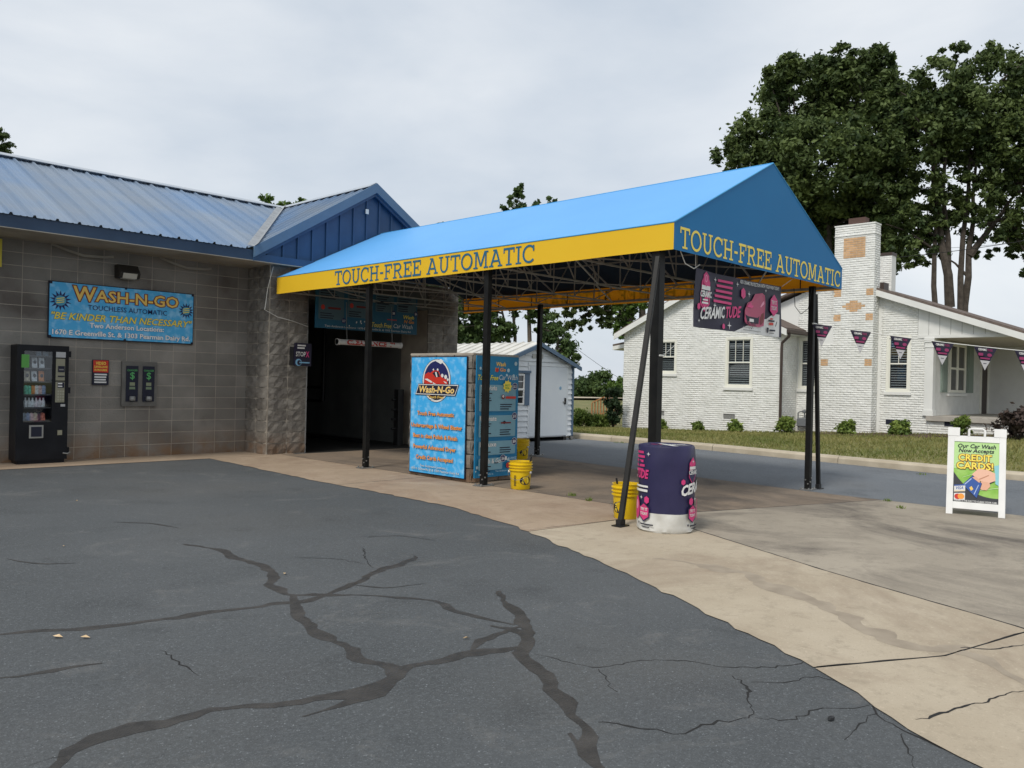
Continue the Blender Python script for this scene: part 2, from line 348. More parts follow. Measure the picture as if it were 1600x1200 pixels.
TRUS = K('truss_tube', (.38, .365, .335), .5, (.28, .27, .25), 10)
FBLUE = K('canopy_blue_lit', (.12, .39, .78), .5, (.105, .36, .74), .6, 6, bump=.12, bscale=2.5, trans=.012, spec=.5)  # lit copy of the canopy fabric: daylight and sheen put into the colour
FBLUE2 = K('canopy_blue_shaded', (.007, .15, .36), .6, (.008, .158, .375), 1.5, trans=.012, spec=.3)  # same fabric darkened: shade of the end face put into the colour
FYEL = K('canopy_yellow', (1.0, .64, .030), .6, (.98, .615, .027), 1.2, trans=.24, tcol=(1.0, .28, .008))
LBLUE = K('letter_blue', (.018, .125, .225), .6)
LYEL = K('letter_yellow', (.86, .68, .12), .6)
WHITE = K('white_paint', (.76, .76, .73), .55, (.70, .70, .67), 2)
WBRICK = K('painted_brick', (.80, .80, .765), .75, (.70, .70, .66), 3.5, 8, bump=.45, bscale=60)
WMORT = K('painted_mortar', (.74, .74, .71), .9)
TANB = K('bare_brick', (.66, .42, .235), .85, (.56, .34, .18), 9, rnd=.12, bump=.3)
TRIM = K('cream_trim', (.80, .79, .70), .5, (.75, .74, .66), 2)
SHING = K('shingle', (.11, .085, .075), .9, (.16, .125, .105), 9, bump=.6, bscale=25)
BROWN = K('brown_metal', (.055, .038, .032), .5)
GLASS = K('window_glass', (.02, .024, .028), .06, spec=.8)
BLIND = K('blind', (.55, .55, .52), .6)
SAGE = K('sage_shutter', (.22, .27, .235), .7)
SIDE = K('shed_siding', (.72, .75, .77), .55, (.66, .69, .71), 2)
STRIM = K('shed_trim', (.095, .15, .225), .55)
SROOF = K('shed_roof', (.72, .71, .66), .5, (.62, .61, .57), 3, metal=.1)
WOOD = K('rail_wood', (.42, .21, .09), .8, (.34, .16, .065), 8)
SKYB = K('sign_sky', (.05, .40, .80), .5, (.30, .62, .90), 9, 6, .48, .75)
SKYB2 = K('wall_sign_sky', (.07, .42, .76), .5, (.30, .62, .88), 9, 6, .48, .75)
MENUB = K('menu_blue', (.012, .19, .38), .45, (.014, .205, .40), 6); MENUB2 = K('menu_blue_shaded', (.012, .10, .18), .6, (.02, .12, .195), 3)  # second blue is the same print with the canopy's shade mixed in
MENUL = K('menu_box', (.18, .35, .43), .5); MENUL2 = K('menu_box_shaded', (.075, .135, .165), .6)  # second box tone likewise darkened to carry shade at the bay
INK = K('ink', (.012, .014, .03), .6); NAVY = K('navy_print', (.014, .018, .10), .55)
PNAVY = K('promo_navy', (.011, .009, .026), .5, (.016, .013, .036), 4)
PINK = K('promo_pink', (.62, .045, .19), .5); PWHITE = K('promo_white', (.74, .74, .72), .5, (.64, .64, .62), 4)
MAROON = K('maroon_print', (.19, .02, .015), .6); GOLD = K('gold_print', (.83, .55, .13), .6)
ORNG = K('orange_print', (.85, .33, .05), .6); YELP = K('yellow_print', (.85, .70, .10), .6)
REDC = K('red_print', (.55, .035, .02), .5); DRED = K('dark_red_print', (.17, .012, .012), .5)
GRNP = K('green_print', (.22, .46, .06), .5, (.33, .56, .13), 9); LGRN = K('light_green_print', (.45, .68, .28), .5); SKIN = K('hand_print', (.72, .40, .27), .6)
CARDB = K('card_blue', (.03, .09, .33), .5)
PLASW = K('white_plastic', (.80, .80, .78), .4, (.74, .74, .72), 5)
BUCK = K('bucket_yellow', (.74, .50, .005), .35, (.70, .46, .006), 7, spec=.5)
VMB = K('vending_black', (.006, .0065, .009), .4, (.011, .012, .015), 3, spec=.2); VMG = K('vending_panel', (.26, .25, .18), .5)
STEEL = K('steel_plate', (.13, .125, .115), .5, (.17, .165, .15), 4, metal=.3)
BARK = K('bark', (.05, .041, .034), .95, (.085, .07, .058), 5, bump=.8, bscale=12)
BARKL = K('bark_pale', (.20, .17, .14), .95, (.12, .10, .085), 3, bump=.6, bscale=12)
WIRE = K('wire', (.012, .012, .012), .7)
CORD = K('cord', (.70, .70, .66), .8)
LF1 = leafmat('leaf_oak', (.034, .060, .020), (.15, .20, .062)); LF2 = leafmat('leaf_far', (.034, .066, .022), (.12, .18, .055))
LF3 = leafmat('leaf_bright', (.04, .085, .014), (.15, .235, .045)); LFS = leafmat('leaf_shrub', (.075, .13, .025), (.26, .33, .075)); LFP = leafmat('leaf_purple', (.035, .028, .025), (.13, .09, .075)); LFD = leafmat('leaf_holly', (.012, .03, .012), (.045, .075, .03))
GRB = leafmat('grass_blade', (.12, .165, .035), (.36, .32, .13), .35)

# ------------------------------------------------------------------ ground
def landz(x, y):
    a = clamp((y-5)/13, -1, 1.2); hz = .40-.52*a if a > 0 else .40-.15*a
    t = clamp((x-17.6)/7.2, 0, 1)
    if x > 26: hz = hz*clamp(1-(x-26)/15, 0, 1)
    return (.12+gz(17.6, y)*1.0)*(1-t)+hz*t
sheet('terrain', [(-150, -150), (420, -150), (420, 420), (-150, 420)], GRASSM, -.5, 60, zf=lambda x, y: 0)
lw = MB()
xs = [17.6, 18.5, 20, 21.5, 23, 24.3, 24.9, 26, 29, 33, 38, 45, 55, 70, 95]; ys = [-30, -20, -12, -6, -2, 0, 2, 4, 6, 8, 10, 12, 14, 16, 18, 20, 24, 30, 40, 60, 95]
for i in range(len(xs)-1):
    for j in range(len(ys)-1):
        lw.add([(x, y, landz(x, y)) for x, y in ((xs[i], ys[j]), (xs[i+1], ys[j]), (xs[i+1], ys[j+1]), (xs[i], ys[j+1]))], [(0, 1, 2, 3)])
lawn = tag(lw.build('lawn', GRASSM), kind='structure')
sheet('far_field', [(-60, 18.5), (17.4, 18.5), (17.4, 95), (-60, 95)], GRASSM, -.02, 20, zf=lambda x, y: 0)
fr = MB(); fr.beam((30, 62, .03), (100, 35, .45), 6, .02); fr = tag(fr.build('far_road', CURB), kind='structure')
asphalt = sheet('asphalt_lot', [(-40, -40), (17.3, -40), (17.3, 30), (-40, 30)], ASPH, -.004, .5 if 0 else 1.)
lane = sheet('asphalt_lane', [(12.32, -20), (17.32, -20), (17.32, 28), (12.32, 28)], ASPH2, .001, 1.)
EDGE = [(6.85, 14.1), (6.74, 12.2), (6.60, 10.3), (6.60, 8.8), (6.53, 7.29), (6.21, 5.92), (5.66, 4.56), (5.22, 3.6), (4.87, 2.88), (4.61, 2.38), (4.39, 1.95), (4.2, 1.66), (4.0, 1.41), (3.85, 1.21), (3.72, .97), (3.62, .75), (3.3, -.2), (2.9, -1.6)]
def edx(y):
    for (a, b), (c, d) in zip(EDGE, EDGE[1:]):
        if d <= y <= b: return a+(c-a)*(b-y)/(b-d)
    return EDGE[-1][0]
def edge_part(y1, y0):
    pts = [(edx(y1), y1)]+[p for p in EDGE if y0 < p[1] < y1]+[(edx(y0), y0)]
    out = []
    for i, (a, b) in enumerate(pts):       # slightly ragged asphalt seam
        out.append((a, b))
        if i < len(pts)-1:
            c, d = pts[i+1]; k = max(1, int(math.hypot(c-a, d-b)/.11))
            out += [(a+(c-a)*q/k+random.gauss(0, .016), b+(d-b)*q/k) for q in range(1, k)]
    return out
JA = [(8.3, 5.2), (7.52, 4.52), (6.66, 2.71), (6.05, 1.22), (5.45, -.4), (4.9, -1.6)]
g = .007
pav = tag(empty('concrete_apron', (8, 7, 0)), kind='structure'); WORLD[pav.name] = Vector((8, 7, 0))
def slab_piece(poly, m): sheet('slab', poly, m, .002, .5, pav)
slab_piece(edge_part(14.1, 9.7+g)+[(8.3-g, 9.7+g), (8.3-g, 14.1)], CONCB)
slab_piece(edge_part(9.7-g, 5.55+g)+[(7.7, 5.35+g), (8.3-g, 5.25), (8.3-g, 9.7-g)], CONCB)
slab_piece(edge_part(5.55-g, 1.84+g)+[(5.07, 1.41+g), (6.05-g, 1.18+g), (6.66-g, 2.71), (7.52-g, 4.52), (8.2, 5.15), (7.7, 5.35-g)], CONC)
slab_piece(edge_part(1.84-g, -1.6)+[(4.9-g, -1.6), (5.45-g, -.4), (5.84, .64), (6.05-g, 1.18-g), (5.07, 1.41-g)], CONC)
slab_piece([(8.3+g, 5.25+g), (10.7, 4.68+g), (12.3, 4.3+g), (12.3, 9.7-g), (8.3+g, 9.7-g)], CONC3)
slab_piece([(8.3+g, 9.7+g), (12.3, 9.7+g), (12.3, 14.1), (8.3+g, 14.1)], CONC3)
slab_piece([(7.52+g, 4.52), (6.66+g, 2.71), (6.05+g, 1.22), (5.86, .64), (9.2, -.2), (12.3, -.9), (12.3, 4.3-g), (10.7, 4.68-g), (8.3+g, 5.25-g)], CONC2)
slab_piece([(5.84, .62), (5.45+g, -.4), (4.9+g, -1.6), (12.3, -6), (12.3, -.92), (9.2, -.22)], CONC2)
slab_piece([(-6, 14.12), (6.86, 14.11), (8.6, 14.11), (8.6, 15.2), (-6, 15.2)], CONCB)
kb = empty('kerb', (17.45, 6, 0)); WORLD[kb.name] = Vector((17.45, 6, 0)); tag(kb, kind='structure')
y = -14.0
while y < 24:
    L = 3.0; z0 = gz(17.4, y); z1 = gz(17.4, y+L-.012); mb = MB()
    prof = [(17.34, -.12), (17.36, .10), (17.40, .14), (17.62, .145), (17.62, -.12)]
    a = [(px, y, pz+z0) for px, pz in prof]; b = [(px, y+L-.012, pz+z1) for px, pz in prof]; n = 5
    mb.add(a+b, [tuple(range(n)), tuple(range(2*n-1, n-1, -1))]+[(i, n+i, n+(i+1) % n, (i+1) % n) for i in range(n)])
    mb.build('kerb_stone', CURB, kb); y += L
def ribbon(name, pix, wd, m, parent, off, jit=.25, world=False, jag=0.):
    P = [Vector(p) if world else G(*p) for p in pix]; pts = []
    for a, b in zip(P, P[1:]):
        k = max(1, int((b-a).length/(.035 if jag else .06))); pts += [a.lerp(b, i/k) for i in range(k)]
    pts.append(P[-1])
    for _ in range(2): pts = [pts[0]]+[(pts[i-1]+pts[i]*2+pts[i+1])/4 for i in range(1, len(pts)-1)]+[pts[-1]]
    if jag: pts = [pts[0]]+[p+Vector((random.gauss(0, jag), random.gauss(0, jag), 0)) for p in pts[1:-1]]+[pts[-1]]
    v = []; f = []; n = len(pts); rw = np.convolve(np.random.default_rng(n).normal(0, jit*1.9, n+8), np.ones(3)/3, 'same')[4:4+n]; rj = np.convolve(np.random.default_rng(n+1).normal(0, .42, n+8), np.ones(3)/3, 'same')[4:4+n]
    for i, p in enumerate(pts):
        t = (pts[min(i+1, n-1)]-pts[max(i-1, 0)]); s_ = Vector((-t.y, t.x, 0)).normalized()
        ww = wd*max(.4, 1+rw[i]+random.gauss(0, .07))*min(1, .35+i*.2, .35+(n-1-i)*.2); j = wd*rj[i]
        for q in (-1, 1):
            c = p+s_*(q*ww/2+j); v.append((c.x, c.y, gz(c.x, c.y)+off))
    f = [(2*i, 2*i+1, 2*i+3, 2*i+2) for i in range(n-1)]
    return MB().add(v, f).build(name, m, parent)
q2 = lambda *L: [(x/2, 680+y/2) for x, y in L]; q5 = lambda *L: [(800+x/2, 680+y/2) for x, y in L]
for k, (pts, wd) in enumerate([
    (q2((580, 337), (690, 358), (720, 378), (820, 405), (850, 425), (840, 465), (880, 488), (915, 500), (1000, 498), (1100, 498)), .07),
    (q2((0, 619), (170, 612), (330, 598), (480, 575), (700, 548), (905, 522), (960, 513), (1030, 493), (1080, 468), (1150, 448), (1175, 420), (1270, 400), (1295, 375)), .062),
    (q2((915, 495), (920, 530), (975, 580), (990, 615), (1060, 665), (1170, 705), (1225, 755), (1240, 775)), .075),
    (q2((0, 752), (120, 742), (320, 713)), .05),
    (q2((150, 1040), (230, 990), (310, 945), (420, 910), (560, 880), (850, 838), (1110, 803), (1220, 765), (1290, 725), (1420, 693), (1600, 668), (1640, 655)), .082),
    (q2((950, 880), (1020, 862), (1100, 826), (1180, 805), (1225, 775)), .06),
    (q2((1100, 497), (1240, 505), (1380, 522), (1420, 545), (1540, 578), (1610, 590)), .04),
    (q2((1470, 672), (1500, 640), (1600, 605), (1650, 590)), .055),
    (q5((-30, 485), (-20, 530), (20, 560), (50, 605), (50, 650), (20, 680), (60, 720), (130, 790), (190, 870), (250, 915), (210, 960), (230, 1000), (300, 1060)), .075),
    (q5((-60, 590), (0, 600), (30, 640)), .07),
    (q5((170, 930), (200, 965), (250, 1010)), .06)]):
    ribbon('crack_seal', pts, wd, SEAL, asphalt, -.0032+.00015*k)
for k, (pts, wd) in enumerate([
    (q5((70, 680), (270, 728), (390, 705), (520, 700), (650, 720), (800, 725), (930, 705)), .008), (q5((270, 728), (300, 780), (330, 800)), .007),
    (q5((690, 750), (740, 790), (745, 850), (760, 880), (600, 900), (530, 935), (400, 910), (270, 895)), .010), (q5((760, 880), (870, 890), (960, 850), (1080, 850), (1120, 840)), .007),
    (q5((740, 770), (860, 770), (960, 750), (1020, 770)), .006), (q5((1040, 950), (1090, 900), (1120, 875), (1135, 860)), .007),
    (q5((1130, 845), (1160, 890), (1240, 925), (1330, 970), (1400, 1000), (1450, 1030)), .012), (q5((1220, 930), (1240, 990), (1260, 1040)), .006),
    (q2((500, 670), (580, 720), (620, 750)), .006), (q2((920, 380), (1050, 385), (1140, 400)), .007), (q2((1130, 350), (1150, 400), (1180, 420)), .007), (q2((350, 270), (480, 275), (560, 290)), .02), (q2((1150, 318), (1250, 312), (1360, 328)), .02),
    (q2((1100, 465), (1200, 478), (1330, 462)), .018), (q2((20, 385), (120, 402), (240, 398)), .02), (q2((90, 1030), (140, 1010), (210, 1000)), .006)]):
    ribbon('crack', pts, wd, CRACK if wd < .013 else SEAL, asphalt, -.0034+.0001*k, .4, False, .008 if wd < .013 else 0)
for pts, wd in [(q5((1260, 890), (1340, 870), (1420, 848), (1500, 830), (1530, 812), (1600, 800)), .012), (q5((1400, 665), (1500, 672), (1600, 655)), .012)]:
    ribbon('crack', pts, wd, CRACK, pav, .0032, .4, False, .007)
def joint(P_, wd=.014): ribbon('slab_joint', [(a, b, 0) for a, b in P_], wd, CRACK, pav, .0030, .25, True)
joint([(8.25, 5.18), (7.52, 4.52), (6.66, 2.71), (6.05, 1.22), (5.84, .64), (5.45, -.4)]); joint([(8.3, 5.25), (10.7, 4.68), (12.3, 4.3)]); joint([(6.15, 5.6), (7.7, 5.35), (8.3, 5.25)], .010); joint([(8.3, 5.3), (8.3, 9.7), (8.3, 14)], .010); joint([(6.6, 9.7), (8.3, 9.7), (12.3, 9.7)], .010); joint([(4.34, 1.84), (5.07, 1.41), (6.05, 1.18)], .012); joint([(5.84, .63), (9.2, -.2), (12.3, -.92)])
DAMP = K('damp_stain', (.27, .225, .17), .8, (.35, .295, .225), 5, 8, bump=.2, bscale=70)
for k, (pts, wd) in enumerate([(q5((440, 385), (560, 400), (740, 430), (860, 490), (1000, 550), (1120, 610), (1230, 660), (1330, 670), (1420, 660)), .17), (q5((1330, 665), (1430, 690), (1530, 730), (1640, 780)), .22)]):
    ribbon('damp_streak', pts, wd*.6, DAMP, pav, .0028+.0002*k, .5)
# dry leaves and pebbles lying on the lot
LEAFD = K('dry_leaf', (.62, .47, .30), .8, (.5, .36, .2), 20)
for k, (px, py, s_, lab) in enumerate([(90, 996, .035, 'small curled tan dry leaf on asphalt at far left'), (133, 997, .030, 'thin tan dry leaf strip beside curled leaf on asphalt'), (445, 897, .024, 'tan dry leaf beside the upper crack seal'), (728, 998, .022, 'straw coloured twig on asphalt left of crack fork'), (100, 854, .014, 'tiny pale leaf fleck near the dark tyre spot'), (120, 783, .012, 'tiny pale leaf fleck in front of the vending machine')]):
    p = G(px, py); mb = MB(); a = random.random()*6
    rot = lambda u, v, z: (u*math.cos(a)-v*math.sin(a), u*math.sin(a)+v*math.cos(a), z)
    mb.add([rot(-s_, 0, .004), rot(-s_*.2, s_*.5, .012), rot(s_, .1*s_, .003), rot(-s_*.1, -s_*.45, .008), rot(0, 0, .002)], [(0, 4, 1), (1, 4, 2), (2, 4, 3), (3, 4, 0)])
    o = mb.build('dry_leaf', LEAFD); o.location = (p.x, p.y, gz(p.x, p.y)+.002); tag(o, lab, 'leaf', 'dry leaves on the asphalt')
p = G(800+997/2, 680+888/2); o = MB().lathe([(0.001, 0), (.02, .004), (.017, .014), (.001, .02)], 7).build('debris_lump', BLACK); o.location = (p.x, p.y, 0); o.scale = (1.3, .7, .8); tag(o, 'small black debris lump on asphalt near concrete edge', 'debris')

# ------------------------------------------------------------------ car wash building
cw = thing('car_wash_building', (6, 15.1, 0), 'grey block car wash building with blue metal roof and dark bay', 'building')
BW, BH = .42, .215
def block_mesh(nm, wd, hh, d, rough, m, side='y'):
    mb = MB(); nx, nz = (4, 2) if rough else (1, 1); g_ = .009 if rough else .005; e_ = .012
    X = np.linspace(g_, wd-g_, nx+1); Z = np.linspace(g_, hh-g_, nz+1); vs = []
    for j, z in enumerate(Z):
        for i, x in enumerate(X):
            inner = 0 < i < nx or 0 < j < nz
            dd = -(random.uniform(.006, .026) if inner and rough else 0) - (random.uniform(0, .008) if rough else 0)
            vs.append((x, dd, z))
    fs = [(j*(nx+1)+i, j*(nx+1)+i+1, (j+1)*(nx+1)+i+1, (j+1)*(nx+1)+i) for j in range(nz) for i in range(nx)]
    mb.add(vs, fs)
    b = len(mb.v); ring = [(g_-.003, .02, g_-.003), (wd-g_+.003, .02, g_-.003), (wd-g_+.003, .02, hh-g_+.003), (g_-.003, .02, hh-g_+.003)]
    fr_ = [(g_, 0, g_), (wd-g_, 0, g_), (wd-g_, 0, hh-g_), (g_, 0, hh-g_)]
    c = [vs[0], vs[nx], vs[-1], vs[nz*(nx+1)]]
    mb.add(c+ring, [(4, 5, 1, 0), (5, 6, 2, 1), (6, 7, 3, 2), (7, 4, 0, 3)])
    me = mb.mesh(nm, m); return me
bsm = [block_mesh('block_smooth', BW, BH, .02, False, BLK) for _ in range(1)]
brg = [block_mesh('block_rough', BW, BH, .02, True, BLKR) for _ in range(5)]
def place_block(me, x, y, z, rz, parent, sx=1):
    o = link('block', me, parent); o.location = (x, y, z); o.rotation_euler = (0, 0, rz); o.scale = (sx, 1, 1); return o
X0 = 5.31-5*BW
NR = 17
for r in range(NR):
    for c in range(12):
        x = X0+c*BW
        wd = min(BW, 8.05-x-.002)
        if wd > .1: place_block(bsm[0], x, 15.08, r*BH, 0, cw, wd/BW)
    for c in range(2):
        place_block(random.choice(brg), 8.05, 15.09-c*BW, r*BH, R(-90), cw)
        place_block(random.choice(brg), 8.05+c*BW+.005, 14.25, r*BH, 0, cw)
        if r > 3: place_block(random.choice(brg), 12.02+c*.46, 14.25, r*BH, 0, cw, .46/BW)
core = MB()
core.box(-6, 15.0825, -.2, 8.04, 15.4, 3.66); core.box(8.0465, 14.2475, -.2, 8.90, 15.39, 3.66); core.box(12.03, 14.2475, -.2, 12.94, 15.2, 3.66)
core.box(-6, 15.4, -.2, 3, 21, 3.66)
core.build('wall_core', MORT, cw)
pl = MB(); pl.box(-6, 14.98, 0, X0-.01, 15.08, 3.65); pl.build('wall_end', BLK, cw)
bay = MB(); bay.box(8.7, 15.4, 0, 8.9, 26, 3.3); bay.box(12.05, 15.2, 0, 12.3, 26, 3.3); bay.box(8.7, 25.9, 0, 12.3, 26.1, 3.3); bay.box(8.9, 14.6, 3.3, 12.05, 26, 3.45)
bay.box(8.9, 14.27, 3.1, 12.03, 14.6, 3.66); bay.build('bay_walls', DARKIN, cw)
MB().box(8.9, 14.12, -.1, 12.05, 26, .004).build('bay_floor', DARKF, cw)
MB().box(8.882, 14.235, 0, 8.906, 14.262, 3.1).build('corner_guard', GALV, cw)
for pts in ([(8.98, 17.2, 1.25), (9.0, 20.5, 1.25)], [(8.98, 17.2, .9), (9.0, 21, .9)]):
    MB().tube([(12.0, 18.4, pts[0][2]), (12.0, 20.6, pts[0][2])], .035, 8).build('wash_pipe', BLACK, cw)
MB().tube([(12.0, 18.4, .9), (12.0, 18.4, 3.1)], .05, 8).build('wash_pipe', BLACK, cw)
npst = MB(); npst.box(11.62, 14.75, 0, 11.78, 14.9, 1.28); npst.build('nozzle_post', BLACK, cw)
for k in range(4): MB().tube([(11.62, 14.82, .38+.22*k), (11.50, 14.82, .38+.22*k)], .028, 8).build('nozzle', BLACK, cw)
MB().box(9.1, 15.6, .005, 9.2, 24, .10).build('wheel_guide', BLACK, cw)
MB().box(11.3, 15.6, .005, 11.4, 24, .10).build('wheel_guide', BLACK, cw)
# soffit, fascia, roof
EY, EZ, RY, RZ, RX, GX = 14.0, 3.87, 17.72, 5.56, 10.3, 7.55
MB().box(-6, 14.06, 3.655, 8.05, 15.1, 3.675).build('soffit', SOFF, cw)
MB().box(-6, EY, 3.665, GX, EY+.05, 3.855).build('fascia', FASC, cw)
MB().box(-6, EY-.005, 3.652, GX, EY+.06, 3.664).build('drip_edge', SOFF, cw)
for x0, zz in ((4.45, 3.52), (6.25, 3.52)):
    P_ = [(x0, 15.03, 3.66), (x0+.25, 15.0, 3.58), (x0+.5, 14.98, zz), (x0+.85, 15.0, zz+.02), (x0+1.0, 15.03, zz+.05)]
    ls = MB(); ls.add([(a, b, c) for a, b, c in P_]+[(a, b-.02, c-.045) for a, b, c in P_], [(i, i+1, 6+i, 5+i) for i in range(4)]); ls.build('loose_trim', SOFF, cw)
SL = (RZ-EZ)/(RY-EY); RS = .32
def valley_y(x): return EY+(x-GX)*(RY-EY)/(RX-GX)
def rib_panel(p0, dx, L0, L1, up, nrm):
    """one sheet: runs from p0 along dx (width RS) ; starts at L0 (two values) and ends at L1 along up"""
    mb = MB(); prof = [(0, 0), (.016, .036), (.044, .036), (.06, 0), (.14, 0), (.15, .006), (.17, .006), (.18, 0), (.23, 0), (.24, .006), (.26, .006), (.27, 0), (RS, 0)]
    n = len(prof); vs = []
    for k in (0, 1):
        for a, h in prof:
            f = a/RS; L = (L0[0]*(1-f)+L0[1]*f) if k == 0 else (L1[0]*(1-f)+L1[1]*f)
            vs.append(Vector(p0)+Vector(dx)*a+Vector(up)*L+Vector(nrm)*h)
    mb.add(vs, [(i, i+1, n+i+1, n+i) for i in range(n-1)]); return mb
lenm = math.hypot(RY-EY, RZ-EZ); upm = Vector((0, RY-EY, RZ-EZ))/lenm; nm = Vector((0, -upm.z, upm.y))
x = 10.27-RS
while x > 1.5:
    l0 = [max(-.03, (valley_y(q)-EY)/(RY-EY)*lenm) if q > GX else -.03 for q in (x, x+RS)]
    rib_panel((x, EY, EZ), (1, 0, 0), l0, (lenm, lenm), upm, nm).build('roof_panel', ROOF, cw); x -= RS
lenb = math.hypot(RX-GX, RZ-EZ); upb = Vector((RX-GX, 0, RZ-EZ))/lenb; nb = Vector((-upb.z, 0, upb.x)); 
yy = 14.0
while yy < RY-.05:
    l0 = [min(lenb, (q-EY)/(RY-EY)*lenb) for q in (yy, yy+RS)]
    rib_panel((GX, yy+RS, EZ), (0, -1, 0), l0[::-1], (lenb, lenb), upb, nb).build('roof_panel', ROOF, cw); yy += RS
MB().quad((RX, 14, RZ), (13.05, 14, EZ), (13.05, 26, EZ), (RX, 26, RZ)).build('roof_slope', ROOF, cw)
MB().quad((-6, RY, RZ), (RX, RY, RZ), (RX, 21.4, EZ), (-6, 21.4, EZ)).build('roof_slope', ROOF, cw)
MB().quad((GX, 21.4, EZ), (RX, RY, RZ), (RX, 26, RZ), (GX, 26, EZ)).build('roof_slope', ROOF, cw)
rc_ = MB(); 
for s_ in (-1, 1): rc_.prism([(1.5, RY, RZ+.075), (RX, RY, RZ+.075), (RX, RY+s_*.16, RZ+.075-.16*SL), (1.5, RY+s_*.16, RZ+.075-.16*SL)], (0, 0, -.012))
rc_.build('ridge_cap', RCAP, cw)
rb_ = MB(); sb = (RZ-EZ)/(RX-GX)
for s_ in (-1, 1): rb_.prism([(RX, 13.98, RZ+.07), (RX, RY+.2, RZ+.07), (RX+s_*.15, RY+.2, RZ+.07-.15*sb), (RX+s_*.15, 13.98, RZ+.07-.15*sb)], (0, 0, -.012))
rb_.build('ridge_cap', RCAP, cw)
v0 = Vector((GX, EY-.02, EZ)); v1 = Vector((RX, RY, RZ)); d_ = (v1-v0).normalized()
vf = MB(); 
for s_, off in ((Vector((-.13, 0, .02)), 0), (Vector((.02, -.13, .05)), 0)): vf.quad(v0+Vector((0, 0, .045)), v0+s_+Vector((0, 0, .045)), v1+s_+Vector((0, 0, .05)), v1+Vector((0, 0, .05)))
vf.build('valley_flashing', FLASH, cw)
# gable over the bay
XR = 13.05
for s_, xe in ((-1, GX), (1, XR)):
    d = MB(); a = Vector((RX, 13.94, RZ+.05)); b = Vector((xe, 13.94, EZ+.05)); dn = Vector((0, 0, -.20))
    d.prism([a, b, b+dn, a+dn], (0, .05, 0)); d.build('rake_trim', RAKE, cw)
    d = MB(); dn0 = Vector((0, .052, -.12)); dn2 = Vector((0, .052, -.27)); d.prism([a+dn0, b+dn0, b+dn2, a+dn2], (0, .05, 0)); d.build('rake_board', GABL, cw)
x = 7.60
while x < 13:
    x1 = min(x+.322, 13.0)
    zt = lambda q: RZ-.16-abs(q-RX)*sb
    pts = [(x, 14.1, 3.78), (x1-.045, 14.1, 3.78)]
    if max(zt(x), zt(x1)) > 3.85:
        top = [(x1-.045, 14.1, max(3.79, zt(x1-.045)))]
        if x < RX < x1-.045: top.append((RX, 14.1, zt(RX)))
        top.append((x, 14.1, max(3.79, zt(x))))
        mb = MB().prism(pts+top, (0, .05, 0)); zb = max(3.79, zt(x1-.022)-.02)
        mb.box(x1-.045, 14.07, 3.78, x1-.002, 14.1, zb); mb.build('siding_panel', GABL, cw)
    x += .322
MB().box(GX, 14.02, 3.665, 13.05, 14.1, 3.80).build('band_trim', GABL, cw)
MB().box(GX, 14.01, 3.65, 13.05, 14.11, 3.664).build('drip_edge', SOFF, cw)
MB().box(10.1, 14.04, 4.95, 10.17, 14.07, 5.05).build('vent_cap', PLASW, cw)

# cable strung down the pier
cb = MB().tube([(8.08, 14.19, 3.62), (7.99, 14.22, 3.2), (7.93, 14.21, 2.78), (8.2, 14.2, 2.66), (8.55, 14.2, 2.6), (8.88, 14.21, 2.52)], .007, 5).build('cable', CORD); tag(cb, 'pale thin cable sagging down the block pier left of bay', 'cable')
# wall lamp
wl = thing('wall_lamp', (5.66, 15.0, 3.2), 'dark wall pack lamp above the wash sign', 'lamp')
mb = MB(); mb.prism([(5.48, 15.06, 3.18), (5.48, 15.06, 3.42), (5.48, 14.93, 3.42), (5.48, 14.80, 3.27), (5.48, 14.84, 3.18)], (.36, 0, 0)); mb.build('housing', K('lamp_brown', (.03, .025, .02), .6), wl, bevel=.012)
mb = MB(); mb.prism([(5.54, 14.795, 3.262), (5.54, 14.836, 3.175), (5.54, 14.95, 3.165), (5.54, 14.9, 3.2)], (.24, 0, 0)); mb.build('lens', K('lamp_lens', (.5, .48, .42), .25), wl)
# wall sign
sg = thing('wash_sign', (5.67, 15.05, 2.08), 'blue wall sign reading WASH-N-GO above the vending machine', 'sign')
SW, SH = 2.49, .955
MB().box(4.43, 15.035, 2.075, 4.43+SW, 15.06, 2.075+SH).build('backing', INK, sg)
MB().box(4.445, 15.028, 2.09, 4.43+SW-.015, 15.034, 2.06+SH).build('face_panel', SKYB2, sg)
pr = Print(Plane((4.43, 15.028, 2.075), (1, 0, 0), (0, 0, 1), (0, -1, 0)))
for u, v, r_ in ((.073, .66, .175), (.94, .655, .15)):
    pr.star(u*SW, v*SH, r_, r_*.55, 14, NAVY); pr.ell(u*SW, v*SH, r_*.52, r_*.5, K('burst_blue', (.06, .30, .45), .5), 14)
    for k in (-1, 0, 1): pr.poly([(u*SW-.06, v*SH+k*.035-.015), (u*SW+.06, v*SH+k*.035+.01), (u*SW+.06, v*SH+k*.035+.025), (u*SW-.06, v*SH+k*.035)], YELP)
pr.text('W', .15*SW, .30*SW, .69*SH, .255*SH, GOLD, .02, 0, MAROON, .05)
pr.text('ASH-N-GO', .295*SW, .88*SW, .70*SH, .20*SH, GOLD, .02, 0, MAROON, .05)
pr.text('TOUCHLESS AUTOMATIC', .247*SW, .795*SW, .535*SH, .09*SH, NAVY, .004)
pr.text('"BE KINDER THAN NECESSARY"', .018*SW, .985*SW, .335*SH, .12*SH, YELP, .018, .25, NAVY, .018)
pr.text('Two Anderson Locations:', .26*SW, .775*SW, .215*SH, .085*SH, K('sign_white', (.85, .85, .85), .5), .026, 0, INK, .012)
